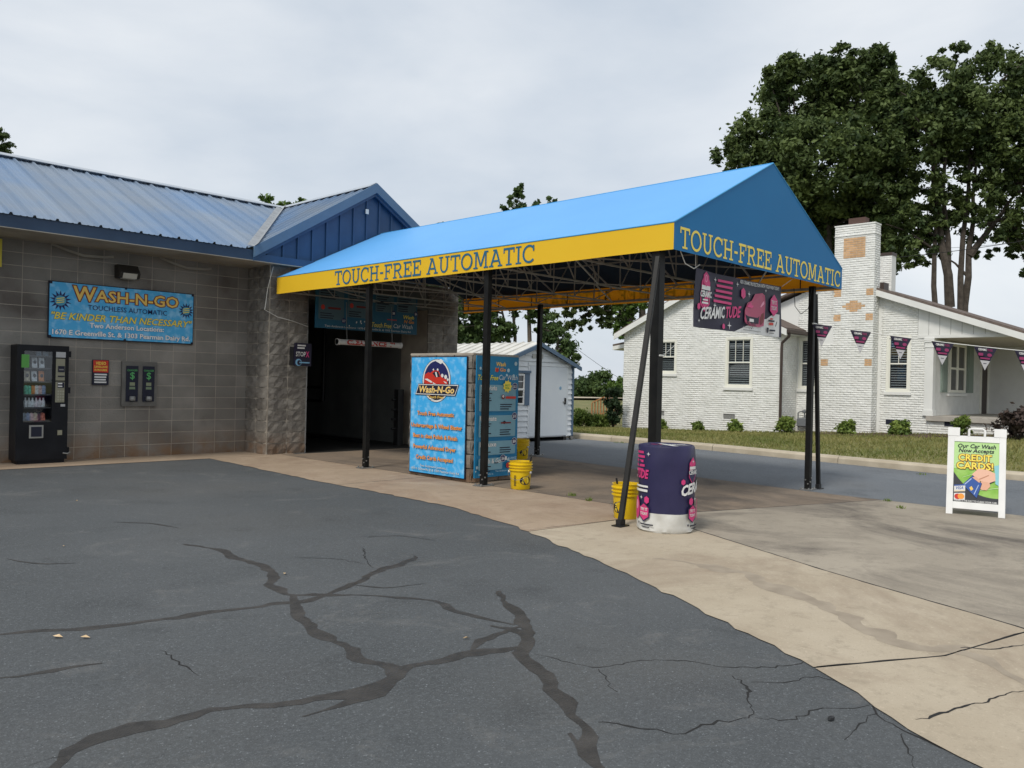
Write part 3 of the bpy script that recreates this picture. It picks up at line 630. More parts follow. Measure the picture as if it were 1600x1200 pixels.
pr.text('1670 E Greenville St. & 1303 Pearman Dairy Rd.', .025*SW, .972*SW, .065*SH, .085*SH, K('sign_white', (.85, .85, .85), .5), .026, 0, INK, .012)
pr.build(sg)
for x_, z_ in ((4.46, 2.1), (6.89, 2.1), (4.46, 3.0), (6.89, 3.0), (5.67, 2.095), (5.67, 3.012)): MB().box(x_-.018, 15.012, z_-.018, x_+.018, 15.027, z_+.018).build('bolt', INK, sg)
# small notices
def notice(name, lab, x0, z0, x1, z1, yv): 
    t = thing(name, ((x0+x1)/2, yv, z0), lab, 'sign'); return t
vn = notice('video_notice', 'small red and black video warning notice between vending machine and changers', 5.15, 1.3, 5.42, 1.72, 15.07)
MB().box(5.15, 15.045, 1.29, 5.42, 15.07, 1.73).build('plate', INK, vn)
pr = Print(Plane((5.15, 15.045, 1.29), (1, 0, 0), (0, 0, 1), (0, -1, 0))); pr.rect(.01, .22, .26, .43, REDC)
pr.text('VIDEO', .05, .22, .355, .05, YELP, .02); pr.text('SURVEILLANCE', .025, .245, .30, .035, YELP, .02); pr.text('IN PROGRESS', .03, .24, .245, .035, YELP, .02); pr.lines(.03, .24, .17, .045, 4, .026, PWHITE, .1); pr.build(vn)
sx_ = thing('stop_notice', (8.75, 14.2, 1.72), 'small navy STOPX notice on the pier left of bay', 'sign')
MB().box(8.57, 14.17, 1.73, 8.95, 14.19, 2.18).build('plate', PNAVY, sx_)
MB().box(8.5, 14.19, 1.74, 8.62, 14.235, 2.1).build('bracket', BLACK, sx_)
pr = Print(Plane((8.57, 14.17, 1.73), (1, 0, 0), (0, 0, 1), (0, -1, 0))); pr.text('STOP', .03, .25, .19, .09, PWHITE, .015); pr.text('X', .25, .33, .18, .11, PINK, .03)
pr.lines(.06, .28, .39, .05, 2, .028, PWHITE, .3); pr.ell(.09, .07, .07, .07, K('swirl_blue', (.2, .42, .62), .5), 14); pr.ell(.105, .065, .045, .05, PNAVY, 12); pr.rect(.11, .055, .34, .08, K('swirl_blue', (.2, .42, .62), .5)); pr.build(sx_)
yn = thing('yellow_notice', (3.5, 15.06, 3.15), 'yellow wall notice cut off by the left edge of view', 'sign')
MB().box(3.2, 15.04, 3.17, 3.74, 15.07, 3.62).build('plate', K('notice_yellow', (.62, .52, .06), .6), yn)
# coin changers
cc = thing('changer_panel', (5.94, 15.06, .9), 'grey steel wall panel holding two black money changers', 'changer')
MB().box(5.64, 15.035, .915, 6.26, 15.07, 1.72).build('panel', STEEL, cc)
for x_ in (5.71, 6.0):
    MB().box(x_, 15.02, 1.0, x_+.21, 15.034, 1.64).build('changer_face', INK, cc, bevel=.003)
    pr = Print(Plane((x_, 15.02, 1.0), (1, 0, 0), (0, 0, 1), (0, -1, 0))); GR = K('changer_green', (.10, .42, .13), .5)
    pr.text('CHANGER', .015, .195, .545, .032, GR, .01); pr.text('$', .065, .145, .41, .12, GR, .008); pr.rect(.06, .285, .15, .345, K('bill_slot', (.24, .27, .17), .5)); pr.rect(.055, .22, .155, .265, K('bill_slot2', (.18, .24, .15), .5)); pr.build(cc)
    MB().lathe([(.05, 0), (.055, .03), (.05, .075)], 12, (x_+.105, 15.0, 1.02)).build('coin_cup', GALV, cc)
# ------------------------------------------------------------------ vending machine
vm = thing('vending_machine', (4.5, 14.7, 0), 'black snack vending machine against the block wall', 'vending machine')
VX0, VX1, VY = 3.90, 4.66, 14.70
def vx(f): return VX0+(VX1-VX0)*f
VH = 1.93
mb = MB(); mb.box(VX0, VY+.34, .06, VX1, 15.06, VH); mb.box(VX0, VY, .06, VX0+.10, VY+.34, VH); mb.box(vx(.68), VY, .06, VX1, VY+.34, VH)
mb.box(VX0+.10, VY, .06, vx(.68), VY+.34, .68); mb.box(VX0+.10, VY, VH-.10, vx(.68), VY+.34, VH); mb.box(VX0+.03, VY+.03, 0, VX1-.03, 15.0, .06)
mb.build('cabinet', VMB, vm)
VGL = bpy.data.materials.new('vending_glass'); VGL.use_nodes = True
_n = VGL.node_tree.nodes; _l = VGL.node_tree.links; _t = _n.new('ShaderNodeBsdfTransparent'); _g = _n.new('ShaderNodeBsdfGlossy'); _g.inputs['Roughness'].default_value = .03; _mx = _n.new('ShaderNodeMixShader'); _mx.inputs[0].default_value = .06
_t.inputs[0].default_value = (.85, .88, .9, 1); _l.new(_t.outputs[0], _mx.inputs[1]); _l.new(_g.outputs[0], _mx.inputs[2]); _l.new(_mx.outputs[0], _n['Material Output'].inputs[0])
MB().box(VX0+.10, VY+.012, .68, vx(.68), VY+.018, VH-.10).build('glass', VGL, vm)
shz = [.70, .92, 1.13, 1.34, 1.56, 1.76]
for z_ in shz: MB().box(VX0+.101, VY+.06, z_-.02, vx(.679), VY+.338, z_).build('shelf', K('shelf_grey', (.10, .10, .10), .5), vm)
mb = MB(); mb.box(vx(.74), VY-.012, 1.0, vx(.92), VY-.001, 1.34); mb.build('keypad_panel', VMG, vm); mb = MB(); mb.box(vx(.74), VY-.012, 1.36, vx(.92), VY-.001, 1.72); mb.build('bill_panel', VMG, vm)
MB().box(vx(.74), VY-.010, 1.74, vx(.93), VY-.001, 1.83).build('price_card', K('card_grey', (.42, .42, .42), .6), vm)
pr = Print(Plane((vx(.74), VY-.012, 1.0), (1, 0, 0), (0, 0, 1), (0, -1, 0))); pr.rect(.03, .24, .13, .33, INK); pr.rect(.035, .30, .10, .322, PWHITE); pr.rect(.035, .255, .10, .275, PWHITE)
for i in range(3):
    for j in range(4): pr.rect(.03+i*.036, .03+j*.045, .055+i*.036, .06+j*.045, K('key', (.36, .35, .27), .5))
pr.rect(.03, .50, .13, .60, INK); pr.rect(.045, .53, .115, .55, K('slot_grey', (.2, .2, .2), .4)); pr.rect(.03, .42, .13, .44, INK); pr.build(vm)
MB().box(VX0+.19, VY-.014, .42, vx(.52), VY-.001, .63).build('delivery_frame', K('frame_grey', (.30, .30, .28), .45), vm)
MB().box(VX0+.215, VY-.02, .445, vx(.52)-.025, VY-.0145, .605).build('delivery_flap', INK, vm)
MB().box(vx(.80), VY-.012, .46, vx(.89), VY-.001, .54).build('coin_return', VMG, vm); MB().box(vx(.85), VY-.008, .93, vx(.94), VY-.001, .97).build('maker_plate', K('card_grey', (.42, .42, .42), .6), vm)
for z_ in (.2, 1.2, 1.8): MB().box(VX1+.001, VY+.02, z_-.05, VX1+.04, VY+.10, z_+.05).build('hinge', VMB, vm)
mb = MB(); mb.tube([(VX1-.07, VY-.02, .16), (VX1+.0, VY-.03, .15), (VX1+.045, VY, .17)], .012, 6); mb.build('hasp', GALV, vm)
MB().box(vx(.08), VY-.004, 1.56, vx(.225), VY-.001, 1.77).build('green_card', K('green_card', (.10, .33, .07), .6), vm)
cols = {'g': (.08, .42, .30), 'r': (.55, .13, .07), 'w': (.62, .62, .60), 'b': (.16, .22, .36), 'k': (.03, .03, .035), 'o': (.55, .17, .04), 't': (.45, .38, .26), 'p': (.5, .33, .32), 'n': (.10, .15, .20)}
cname = {'g': 'green', 'r': 'red', 'w': 'white', 'b': 'blue', 'k': 'black', 'o': 'orange', 't': 'tan', 'p': 'pink', 'n': 'slate'}
rows = [('bag', 'bottom', 'nbptkr'), ('bottle', 'second', 'wwwwww'), ('pouch', 'third', 'ggowpb'), ('card', 'fourth', 'two'), ('card', 'fifth', 'kww'), ('card', 'top', 'nn')]
for r_, (kind, rowname, seq) in enumerate(rows):
    for i, ch in enumerate(seq):
        n_ = len(seq); wv = (vx(.60)-VX0-.14)/max(3, n_); x_ = VX0+.13+i*wv+(.16 if rowname == 'top' else 0); m_ = K('pack_'+ch, cols[ch], .45, tuple(min(1, c*1.9+.05) for c in cols[ch]), 30, 3); z_ = shz[r_]
        mb = MB(); cx = x_+wv*.45; yb = VY+.10
        if kind == 'bottle': mb.lathe([(.026, 0), (.028, .01), (.028, .09), (.012, .125), (.012, .15), (.010, .152)], 10, (cx, yb, z_+.001))
        elif kind == 'card': mb.prism([(cx-wv*.38, yb, z_+.002), (cx+wv*.36, yb, z_+.002), (cx+wv*.36, yb+.035, z_+.165), (cx-wv*.38, yb+.035, z_+.165)], (0, .02, .005))
        elif kind == 'pouch': mb.lathe([(.03, 0), (.034, .02), (.034, .10), (.030, .13), (.012, .145)], 10, (cx, yb, z_+.001))
        else: mb.prism([(cx-.034, yb, z_+.002), (cx+.034, yb, z_+.002), (cx+.03, yb+.02, z_+.11), (cx, yb+.025, z_+.13), (cx-.03, yb+.02, z_+.11)], (0, .03, 0))
        o = mb.build('vending_'+kind, m_, None)
        tag(o, '%s %s, %s from left on the %s vending shelf' % (cname[ch], {'bag': 'packet', 'card': 'carded item'}.get(kind, kind), ['first', 'second', 'third', 'fourth', 'fifth', 'sixth'][i], rowname), {'bag': 'packet', 'card': 'packet'}.get(kind, kind), 'goods behind the vending glass')
        if kind in ('card',):
            pr = Print(Plane((cx-wv*.30, yb-.006, z_+.05), (1, 0, 0), (0, .2, .98), (0, -.98, .2))); pr.ell(wv*.3, .045, wv*.22, .03, K('pack_k', cols['k'], .45)); pr.build(o)

# ------------------------------------------------------------------ bay menu sign and clearance bar
ms = thing('bay_menu_sign', (10.1, 14.0, 2.5), 'large dim blue menu sign hung across the bay entrance', 'sign')
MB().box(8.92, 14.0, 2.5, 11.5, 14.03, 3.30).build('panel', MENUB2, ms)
pr = Print(Plane((8.92, 14.0, 2.5), (1, 0, 0), (0, 0, 1), (0, -1, 0)))
for i, (a, b, c) in enumerate(((.06, .66, .18), (.74, 1.32, .26), (1.44, 1.92, .43), (2.0, 2.53, .46))):
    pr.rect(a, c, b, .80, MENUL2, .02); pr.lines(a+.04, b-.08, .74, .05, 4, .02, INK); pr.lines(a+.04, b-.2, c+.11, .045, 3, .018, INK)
    if i < 2: pr.ell(a+.10, c+.24, .045, .05, REDC); pr.rect(a+.22, c+.21, b-.08, c+.25, DRED)
    pr.ell(b, c-.005, .055, .055, NAVY); pr.text(('$13', '$10', '$8', '$6')[i], b-.033, b+.033, c-.028, .05, PWHITE, .02)
pr.text('Touch Free', 1.35, 1.86, .10, .10, YELP, .01, .25); pr.text('Car Wash', 1.92, 2.44, .115, .09, PWHITE, .0, .2)
pr.text('Wash', 2.18, 2.48, .33, .075, YELP, .02, .2); pr.text('N Go', 2.2, 2.48, .235, .07, ORNG, .02, .2); pr.rect(1.75, .27, 2.0, .29, REDC); pr.text('Two Anderson Locations: 1670 E Greenville St. & 1303 Pearman Dairy Rd.', .2, 2.4, .03, .04, PWHITE)
for k in range(8): pr.ell(.75+.6*random.random(), .08+.12*random.random(), .014, .014, PWHITE, 8)
pr.build(ms)
cl = thing('clearance_bar', (10.15, 13.9, 2.18), 'white clearance tube with red lettering hanging in bay mouth', 'clearance bar')
MB().tube([(9.36, 13.9, 2.24), (10.98, 13.9, 2.24)], .058, 14).build('tube', PWHITE, cl, smooth=True)
for a in (9.36, 10.93): MB().tube([(a, 13.9, 2.24), (a+.06, 13.9, 2.24)], .066, 14).build('end_cap', PWHITE, cl, smooth=True)
def tubewarp(x, y, h):
    t = y/.058; return Vector((9.36+x, 13.9-(.058+h)*math.cos(t), 2.24+(.058+h)*math.sin(t)))
pr = Print(None, tubewarp); pr.h = .007; pr.text("CLEARANCE  7'", .2, 1.42, -.04, .08, REDC, .05); pr.build(cl, 'lettering')
for a in (9.6, 10.75): MB().tube([(a, 13.9, 2.29), (a, 13.95, 3.05)], .006, 5).build('chain', GALV, cl)

# ------------------------------------------------------------------ canopy
cx0, cx1, cy0, cy1, cb_, ce, crx, crz = 8.10, 12.97, 5.23, 14.08, 3.09, 3.41, 10.53, 4.60
ca = thing('canopy', (10.5, 9.5, 0), 'blue and yellow gabled fabric canopy on black posts over the wash lane', 'canopy')
def roofsheet(xa, za, xb, zb):
    mb = MB(); ny, nx = 14, 5
    trs = [5.5, 6.94, 8.4, 9.83, 11.25, 12.7]
    for j in range(ny+1):
        for i in range(nx+1):
            y_ = cy0+(cy1-cy0)*j/ny; f = i/nx; sag = .012*math.sin(math.pi*f)*(1-abs(math.cos(math.pi*(y_-5.5)/1.45)))
            mb.v.append((xa+(xb-xa)*f, y_, za+(zb-za)*f-sag))
    mb.f = [(j*(nx+1)+i, j*(nx+1)+i+1, (j+1)*(nx+1)+i+1, (j+1)*(nx+1)+i) for j in range(ny) for i in range(nx)]; mb.mi = [0]*len(mb.f); return mb
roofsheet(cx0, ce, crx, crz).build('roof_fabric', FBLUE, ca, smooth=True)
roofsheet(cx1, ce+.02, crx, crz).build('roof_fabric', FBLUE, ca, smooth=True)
SHADE = K('canopy_underside_shade', (.012, .028, .052), .8, (.016, .034, .06), 2)  # added dark sheets: shade painted behind the same fabric, no separate lining
for xa, za in ((cx0+.012, ce-.008), (cx1-.012, ce+.012)): roofsheet(xa, za, crx, crz-.012).build('roof_underside_shade', SHADE, ca, smooth=True)
MB().add([(cx0+.01, cy0+.008, cb_+.004), (cx1-.01, cy0+.008, cb_+.014), (cx1-.01, cy0+.008, ce+.005), (crx, cy0+.008, crz-.02), (cx0+.01, cy0+.008, ce-.01)], [(0, 1, 2, 3, 4)]).build('end_inside_shade', SHADE, ca)
def valance(x, nm):
    mb = MB(); n = 18
    for j in range(n+1):
        y_ = cy0+(cy1-cy0)*j/n; wv = .002*math.sin(j*2.1)
        mb.v += [(x, y_, ce+(.018 if x > 10 else -.0015)), (x+wv*.4, y_, 3.25), (x+wv, y_, cb_+.004*math.sin(j*1.3))]
    mb.f = [(j*3+i, j*3+i+1, j*3+4+i, j*3+3+i) for j in range(n) for i in range(2)]; mb.mi = [0]*len(mb.f)
    return mb.build(nm, FYEL, ca, smooth=True)
valance(cx0, 'valance'); valance(cx1, 'valance')
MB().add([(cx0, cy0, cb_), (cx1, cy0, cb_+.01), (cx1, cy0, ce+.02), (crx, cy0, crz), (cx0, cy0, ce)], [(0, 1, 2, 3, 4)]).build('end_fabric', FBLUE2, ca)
pipm = K('canopy_piping', (.07, .33, .62), .6)
for a, b in (((cx0, cy0, ce), (crx, cy0, crz)), ((crx, cy0, crz), (cx1, cy0, ce+.02)), ((cx0, cy0, ce), (cx0, cy1, ce)), ((crx, cy0, crz), (crx, cy1, crz))): MB().tube([a, b], .009, 6).build('piping', pipm, ca)
pn = Plane((cx0, 14.08, 0), (0, -1, 0), (0, 0, 1), (-1, 0, 0)); slab_text(pn, 14.08-12.13, 14.08-7.41, 3.125, .245, LBLUE, ca, lift=.005)
pf = Plane((cx1, 5.0, 0), (0, 1, 0), (0, 0, 1), (1, 0, 0)); slab_text(pf, 12.0-5.0-4.72, 12.0-5.0, 3.13, .245, LBLUE, ca, lift=.005)
pe = Plane((0, cy0, 0), (1, 0, 0), (0, 0, 1), (0, -1, 0)); slab_text(pe, 8.23, 12.89, 3.125, .25, LYEL, ca)
def post(x, y, wd, big=False):
    z = gz(x, y); mb = MB(); mb.box(x-wd/2, y-wd/2, z+.012, x+wd/2, y+wd/2, 3.12); o = mb.build('post', POST, ca, bevel=.004)
    s_ = .17 if not big else .2; MB().box(x-s_/2-.05, y-s_/2, z+.004, x+s_/2+.05, y+s_/2, z+.018).build('base_plate', GALV, o)
    for dx, dy in ((-1, -1), (1, -1), (-1, 1), (1, 1)): MB().lathe([(.014, 0), (.014, .022), (.008, .024)], 8, (x+dx*(s_/2+.02), y+dy*(s_/2-.025), z+.018)).build('bolt', GALV, o)
    for dz, q in ((.10, 0), (.16, 1)):
        MB().tube([(x-wd/2-.012, y+(.02 if q else -.02), z+dz), (x-wd/2, y+(.02 if q else -.02), z+dz)], .011, 8).build('bolt', GALV, o); MB().tube([(x+(.02 if q else -.02), y-wd/2-.012, z+dz+.03), (x+(.02 if q else -.02), y-wd/2, z+dz+.03)], .011, 8).build('bolt', GALV, o)
    return o
for x, y, wd in ((8.2, 11.25, .085), (8.2, 8.4, .085), (8.2, 5.5, .115), (12.5, 11.25, .085), (12.5, 5.5, .085)): post(x, y, wd, wd > .1)
def brace(x0, y0, x1, y1, z1):
    z = gz(x0, y0); o = MB().beam((x0, y0, z+.05), (x1, y1, z1), .055, .055).build('brace', POST, ca, bevel=.004)
    mb = MB(); mb.box(x0-.08, y0-.06, z+.004, x0+.08, y0+.06, z+.016); mb.box(x0-.045, y0-.03, z+.016, x0+.045, y0+.03, z+.075); mb.build('brace_foot', BLACK, o)
brace(7.05, 5.13, 8.10, 5.44, 3.02); brace(12.80, 5.46, 12.57, 5.48, 3.0)
for x in (8.16, 12.9): MB().beam((x, cy0+.03, 3.13), (x, cy1, 3.13), .04, .04).build('eave_rail', TRUS, ca); MB().beam((x, cy0+.03, 3.37), (x, cy1, 3.37), .03, .03).build('eave_rail', TRUS, ca)
MB().beam((crx, cy0+.03, 4.55), (crx, cy1, 4.55), .035, .035).build('ridge_pole', TRUS, ca)
for f in (.33, .66):
    for s_ in (0, 1):
        xx = 8.16+(crx-8.16)*f if s_ == 0 else 12.9+(crx-12.9)*f; zz = 3.37+(4.53-3.37)*f; MB().beam((xx, cy0+.03, zz), (xx, cy1, zz), .025, .025).build('purlin', TRUS, ca)
for y in (5.27, 6.75, 8.22, 9.7, 11.18, 12.65, 14.0):
    mb = MB(); r = .024
    mb.beam((8.16, y, 3.13), (12.9, y, 3.13), r, r); mb.beam((8.16, y, 3.36), (crx, y, 4.53), r, r); mb.beam((12.9, y, 3.36), (crx, y, 4.53), r, r)
    xs_ = np.linspace(8.16, 12.9, 9); zt_ = lambda q: 3.36+(4.53-3.36)*(1-abs(q-crx)/2.37)
    for i in range(1, 8):
        mb.beam((xs_[i], y, 3.13), (xs_[i], y, zt_(xs_[i])), .016, .016); a, b = (i, i-1) if i <= 4 else (i, i+1)
        mb.beam((xs_[a], y, 3.13), (xs_[b], y, zt_(xs_[b])), .016, .016)
    mb.build('truss', TRUS, ca)
for k, y in enumerate((6.0, 7.5, 9.0, 10.4, 11.9, 13.3)):
    for xa, xb in ((8.16, 10.53), (12.9, 10.53)):
        mb = MB(); ya, yb = (y-.72, y+.72) if k % 2 else (y+.72, y-.72); mb.beam((xa, ya, 3.14), (xb, yb, 3.14), .018, .018); mb.build('cross_brace', TRUS, ca)
for y in np.arange(5.9, 14, 1.0):
    MB().beam((12.94, y, 3.13), (12.94, y, 3.38), .014, .014).build('valance_stay', BLACK, ca)
mb = MB().tube([(8.35, 5.3, 3.12), (8.5, 5.32, 2.98), (8.75, 5.35, 2.95), (8.9, 5.36, 3.02)], .006, 5).build('hanging_cord', CORD); tag(mb, 'loose pale cord looping under canopy corner', 'cord')
mb = MB().tube([(11.5, 5.34, 2.98), (11.55, 5.34, 2.72), (11.75, 5.34, 2.62), (12.0, 5.34, 2.72), (12.12, 5.34, 3.05)], .005, 5).build('hanging_cord', WIRE); tag(mb, 'thin dark wire loop hanging beside the promotional banner', 'cord')

# ------------------------------------------------------------------ block kiosk with panels
ki = thing('pay_kiosk', (8.75, 9.45, 0), 'grey block kiosk carrying two blue price panels', 'kiosk')
KX0, KX1, KY0, KY1, KH = 8.28, 9.24, 8.76, 10.2, 1.9
MB().box(KX0+.02, KY0+.02, 0, KX1-.02, KY1-.02, KH-.015).build('core', MORT, ki)
kbm = [block_mesh('kiosk_block', (KY1-KY0)/3.5, KH/9, .02, True, BLKR) for _ in range(3)]; kbs = [block_mesh('kiosk_block', (KX1-KX0)/2.5, KH/9, .02, True, BLKR) for _ in range(3)]
for r in range(9):
    k = (KY1-KY0)/3.5; yv = KY1 if r % 2 else KY1+k/2
    while yv > KY0+.02:
        a = min(yv, KY1); b = max(yv-k, KY0); o = place_block(random.choice(kbm), KX0, a, r*KH/9, R(-90), ki, (a-b)/k); yv -= k
    k = (KX1-KX0)/2.5; xv = KX0 if r % 2 else KX0-k/2
    while xv < KX1-.02:
        a = max(xv, KX0); b = min(xv+k, KX1); o = place_block(random.choice(kbs), a, KY0, r*KH/9, 0, ki, (b-a)/k); xv += k
MB().box(KX0-.01, KY0-.01, KH-.012, KX1+.01, KY1+.01, KH+.025).build('cap_slab', MORT, ki, bevel=.005)
FW, FH = 1.27, 1.80
MB().box(KX0-.045, 8.835, .045, KX0-.028, 8.835+FW+.03, .075+FH).build('front_frame', INK, ki)
MB().box(KX0-.052, 8.85, .06, KX0-.046, 8.85+FW, .06+FH).build('front_panel', SKYB, ki)
pr = Print(Plane((KX0-.052, 8.85+FW, .06), (0, -1, 0), (0, 0, 1), (-1, 0, 0)))
def U(u): return u*FW
def V(v): return (1-v)*FH
lx, ly = U(.475), V(.20)
pr.ell(lx, ly, .335, .335, INK, 30); pr.ell(lx, ly, .325, .328, PWHITE, 30); pr.ell(lx, ly+.005, .295, .30, NAVY, 30)
pr.ell(lx, ly-.02, .295, .28, INK, 30, 180, 360)
pr.poly([(lx-.02, ly+.30), (lx+.10, ly+.335), (lx+.16, ly+.30), (lx+.10, ly+.255)], PWHITE)
for dx, dy, r_ in ((-.26, .05, .03), (-.2, .075, .035), (-.13, .06, .04), (-.05, .09, .04), (-.07, .15, .022), (.03, .15, .026), (.05, .085, .045), (.14, .06, .04), (.22, .04, .045), (.27, .0, .03)): pr.ell(lx+dx, ly+dy+.02, r_*.75, r_*.75, PWHITE, 10)
car = lambda pts, m: pr.poly([(lx+a*.29, ly-.02+b*.36) for a, b in pts], m)
car([(-.95, .30), (-.62, .42), (-.5, .38), (-.2, .50), (.18, .48), (.42, .22), (.85, .10), (.95, -.05), (.93, -.38), (.6, -.5), (-.05, -.48), (-.3, -.35), (-.85, -.30), (-.97, -.05)], REDC)
car([(-.30, .36), (-.12, .46), (.15, .44), (.33, .22), (-.05, .2)], INK); car([(-.10, .42), (.02, .43), (.12, .22), (.02, .21)], PWHITE)
car([(-.97, -.05), (-.6, -.12), (-.35, -.30), (-.35, -.62), (-.9, -.5)], DRED); car([(-.85, -.12), (-.55, -.18), (-.5, -.4), (-.8, -.42)], INK)
car([(0, -.15), (.35, -.12), (.3, -.32), (.08, -.34)], INK); car([(.5, -.14), (.85, -.12), (.88, -.34), (.55, -.36)], INK); car([(.3, -.2), (.5, -.18), (.42, -.4), (.36, -.4)], DRED)
car([(-.95, .12), (-.6, .02), (-.35, -.05), (-.3, .02), (-.7, .14)], PWHITE); car([(-.28, .0), (.0, -.08), (-.02, -.14), (-.2, -.08)], PWHITE); car([(.6, .05), (.85, .0), (.86, -.06), (.7, -.02)], PWHITE)
by = V(.325)
pr.poly([(U(.09), by), (U(.15), by+.175), (U(.89), by+.175), (U(.83), by)], INK); pr.poly([(U(.098), by+.008), (U(.154), by+.167), (U(.882), by+.167), (U(.826), by+.008)], PWHITE); pr.poly([(U(.112), by+.02), (U(.16), by+.155), (U(.87), by+.155), (U(.82), by+.02)], INK)
pr.text('Wash-N-Go', U(.17), U(.81), by+.04, .10, GOLD, .02, .18, PWHITE, .012); pr.text('Touch Free', U(.34), U(.62), by-.045, .04, GOLD, .015, .15)
pr.poly([(lx-.20, ly-.25), (lx-.13, ly-.285), (lx-.02, ly-.292), (lx-.12, ly-.27)], PWHITE)
for t_, a, b, v_ in (('Touch Free Automatic', .14, .82, .50), ('Undercarriage & Wheel Blaster', .03, .965, .605), ('Best in class Polish & Finish', .075, .885, .695), ('Powerful Advanced Dryer', .08, .865, .79), ('Credit Cards Accepted', .135, .815, .88)):
    pr.text(t_, U(a), U(b), V(v_), .062, ORNG, .022, 0, INK, .022)
pr.text('Two Anderson Locations:', U(.22), U(.70), V(.945), .036, PWHITE, .0, 0, INK, .02); pr.text('1670 E Greenville St. & 1303 Pearman Dairy Rd.', U(.05), U(.94), V(.975), .034, PWHITE, .0, 0, INK, .02)
pr.build(ki)
MW, MH = .90, 1.80
MB().box(8.31, KY0-.05, .07, 8.31+MW, KY0-.03, .09+MH).build('menu_panel', MENUB, ki)
pr = Print(Plane((8.31, KY0-.05, .08), (1, 0, 0), (0, 0, 1), (0, -1, 0))); U = lambda u: u*MW; V = lambda v: (1-v)*MH
pr.text('Wash', U(.45), U(.68), V(.075), .06, GOLD, .03, .15); pr.text('N Go', U(.42), U(.68), V(.12), .055, ORNG, .03, .15); pr.ell(U(.47), V(.11), .035, .03, REDC)
pr.text('Touch Free', U(.03), U(.50), V(.195), .075, YELP, .01, .3, K('green_edge', (.08, .3, .05), .6), .02); pr.text('Car Wash', U(.52), U(.97), V(.19), .075, PWHITE, 0, .2)
for u_, v_, r_ in ((.18, .05, .02), (.08, .10, .022), (.14, .11, .026), (.92, .05, .032), (.74, .11, .03), (.87, .155, .026), (.70, .15, .02), (.05, .92, .025), (.02, .95, .015), (.78, .87, .025)): pr.ell(U(u_), V(v_), r_, r_, K('bubble', (.45, .62, .70), .4), 12)
boxes = [(.245, .47, 'The Works', '$13'), (.505, .685, 'Ultimate', '$10'), (.73, .855, 'Deluxe', '$8'), (.88, 1.02, 'Wash & Go', '$6')]
boxes = [(.235, .455, 'The Works', '$13'), (.49, .67, 'Ultimate', '$10'), (.705, .82, 'Deluxe', '$8'), (.845, .945, 'Wash & Go', '$6')]
for i, (a, b, t_, p_) in enumerate(boxes):
    xr = .93 if i < 3 else .62
    pr.rect(U(.06), V(b), U(xr), V(a), MENUL, .02); pr.text(t_, U(.09), U(.47 if i != 3 else .58), V(a+.045), .07, PWHITE, .02, 0, K('shade_grey', (.1, .16, .2), .6), .02)
    k_ = (5, 5, 3, 3)[i]; pr.lines(U(.10), U(.36), V(a+.075), .036, k_, .015, INK); pr.lines(U(.55 if i < 3 else .42), U(.85 if i < 3 else .56), V(b-.035-.0)+.03, .034, 3 if i < 3 else 1, .015, INK)
    cx_, cy_ = U(.90 if i < 3 else .63), V(a+.01); pr.ell(cx_, cy_, .06, .055, PWHITE, 18); pr.ell(cx_, cy_, .055, .05, NAVY, 18); pr.text(p_, cx_-.035, cx_+.035, cy_-.022, .045, PWHITE, .02)
pr.star(U(.70), V(.245), .10, .075, 9, YELP, 80); pr.text('BEST', U(.645), U(.755), V(.245), .03, K('green_edge', (.08, .3, .05), .6), .02); pr.text('DEAL', U(.645), U(.755), V(.268), .03, K('green_edge', (.08, .3, .05), .6), .02)
pr.ell(U(.60), V(.335), .036, .036, DRED); pr.ell(U(.60), V(.33), .02, .02, PWHITE, 10); pr.rect(U(.66), V(.35), U(.91), V(.33), REDC); pr.ell(U(.64), V(.55), .03, .025, INK); pr.rect(U(.56), V(.56), U(.8), V(.548), DRED)
pr.ell(U(.76), V(.915), .05, .045, REDC, 12); pr.ell(U(.82), V(.915), .03, .04, INK, 10); pr.rect(U(.67), V(.87), U(.72), V(.84), PWHITE); pr.text('ALLIANCE', U(.74), U(.95), V(.865), .035, K('bubble', (.45, .62, .70), .4), .01); pr.text('Two Anderson Locations', U(.45), U(.9), V(.965), .028, K('bubble', (.45, .62, .70), .4)); pr.text('1670 E Greenville St.', U(.05), U(.4), V(.985), .028, K('bubble', (.45, .62, .70), .4))
pr.build(ki)

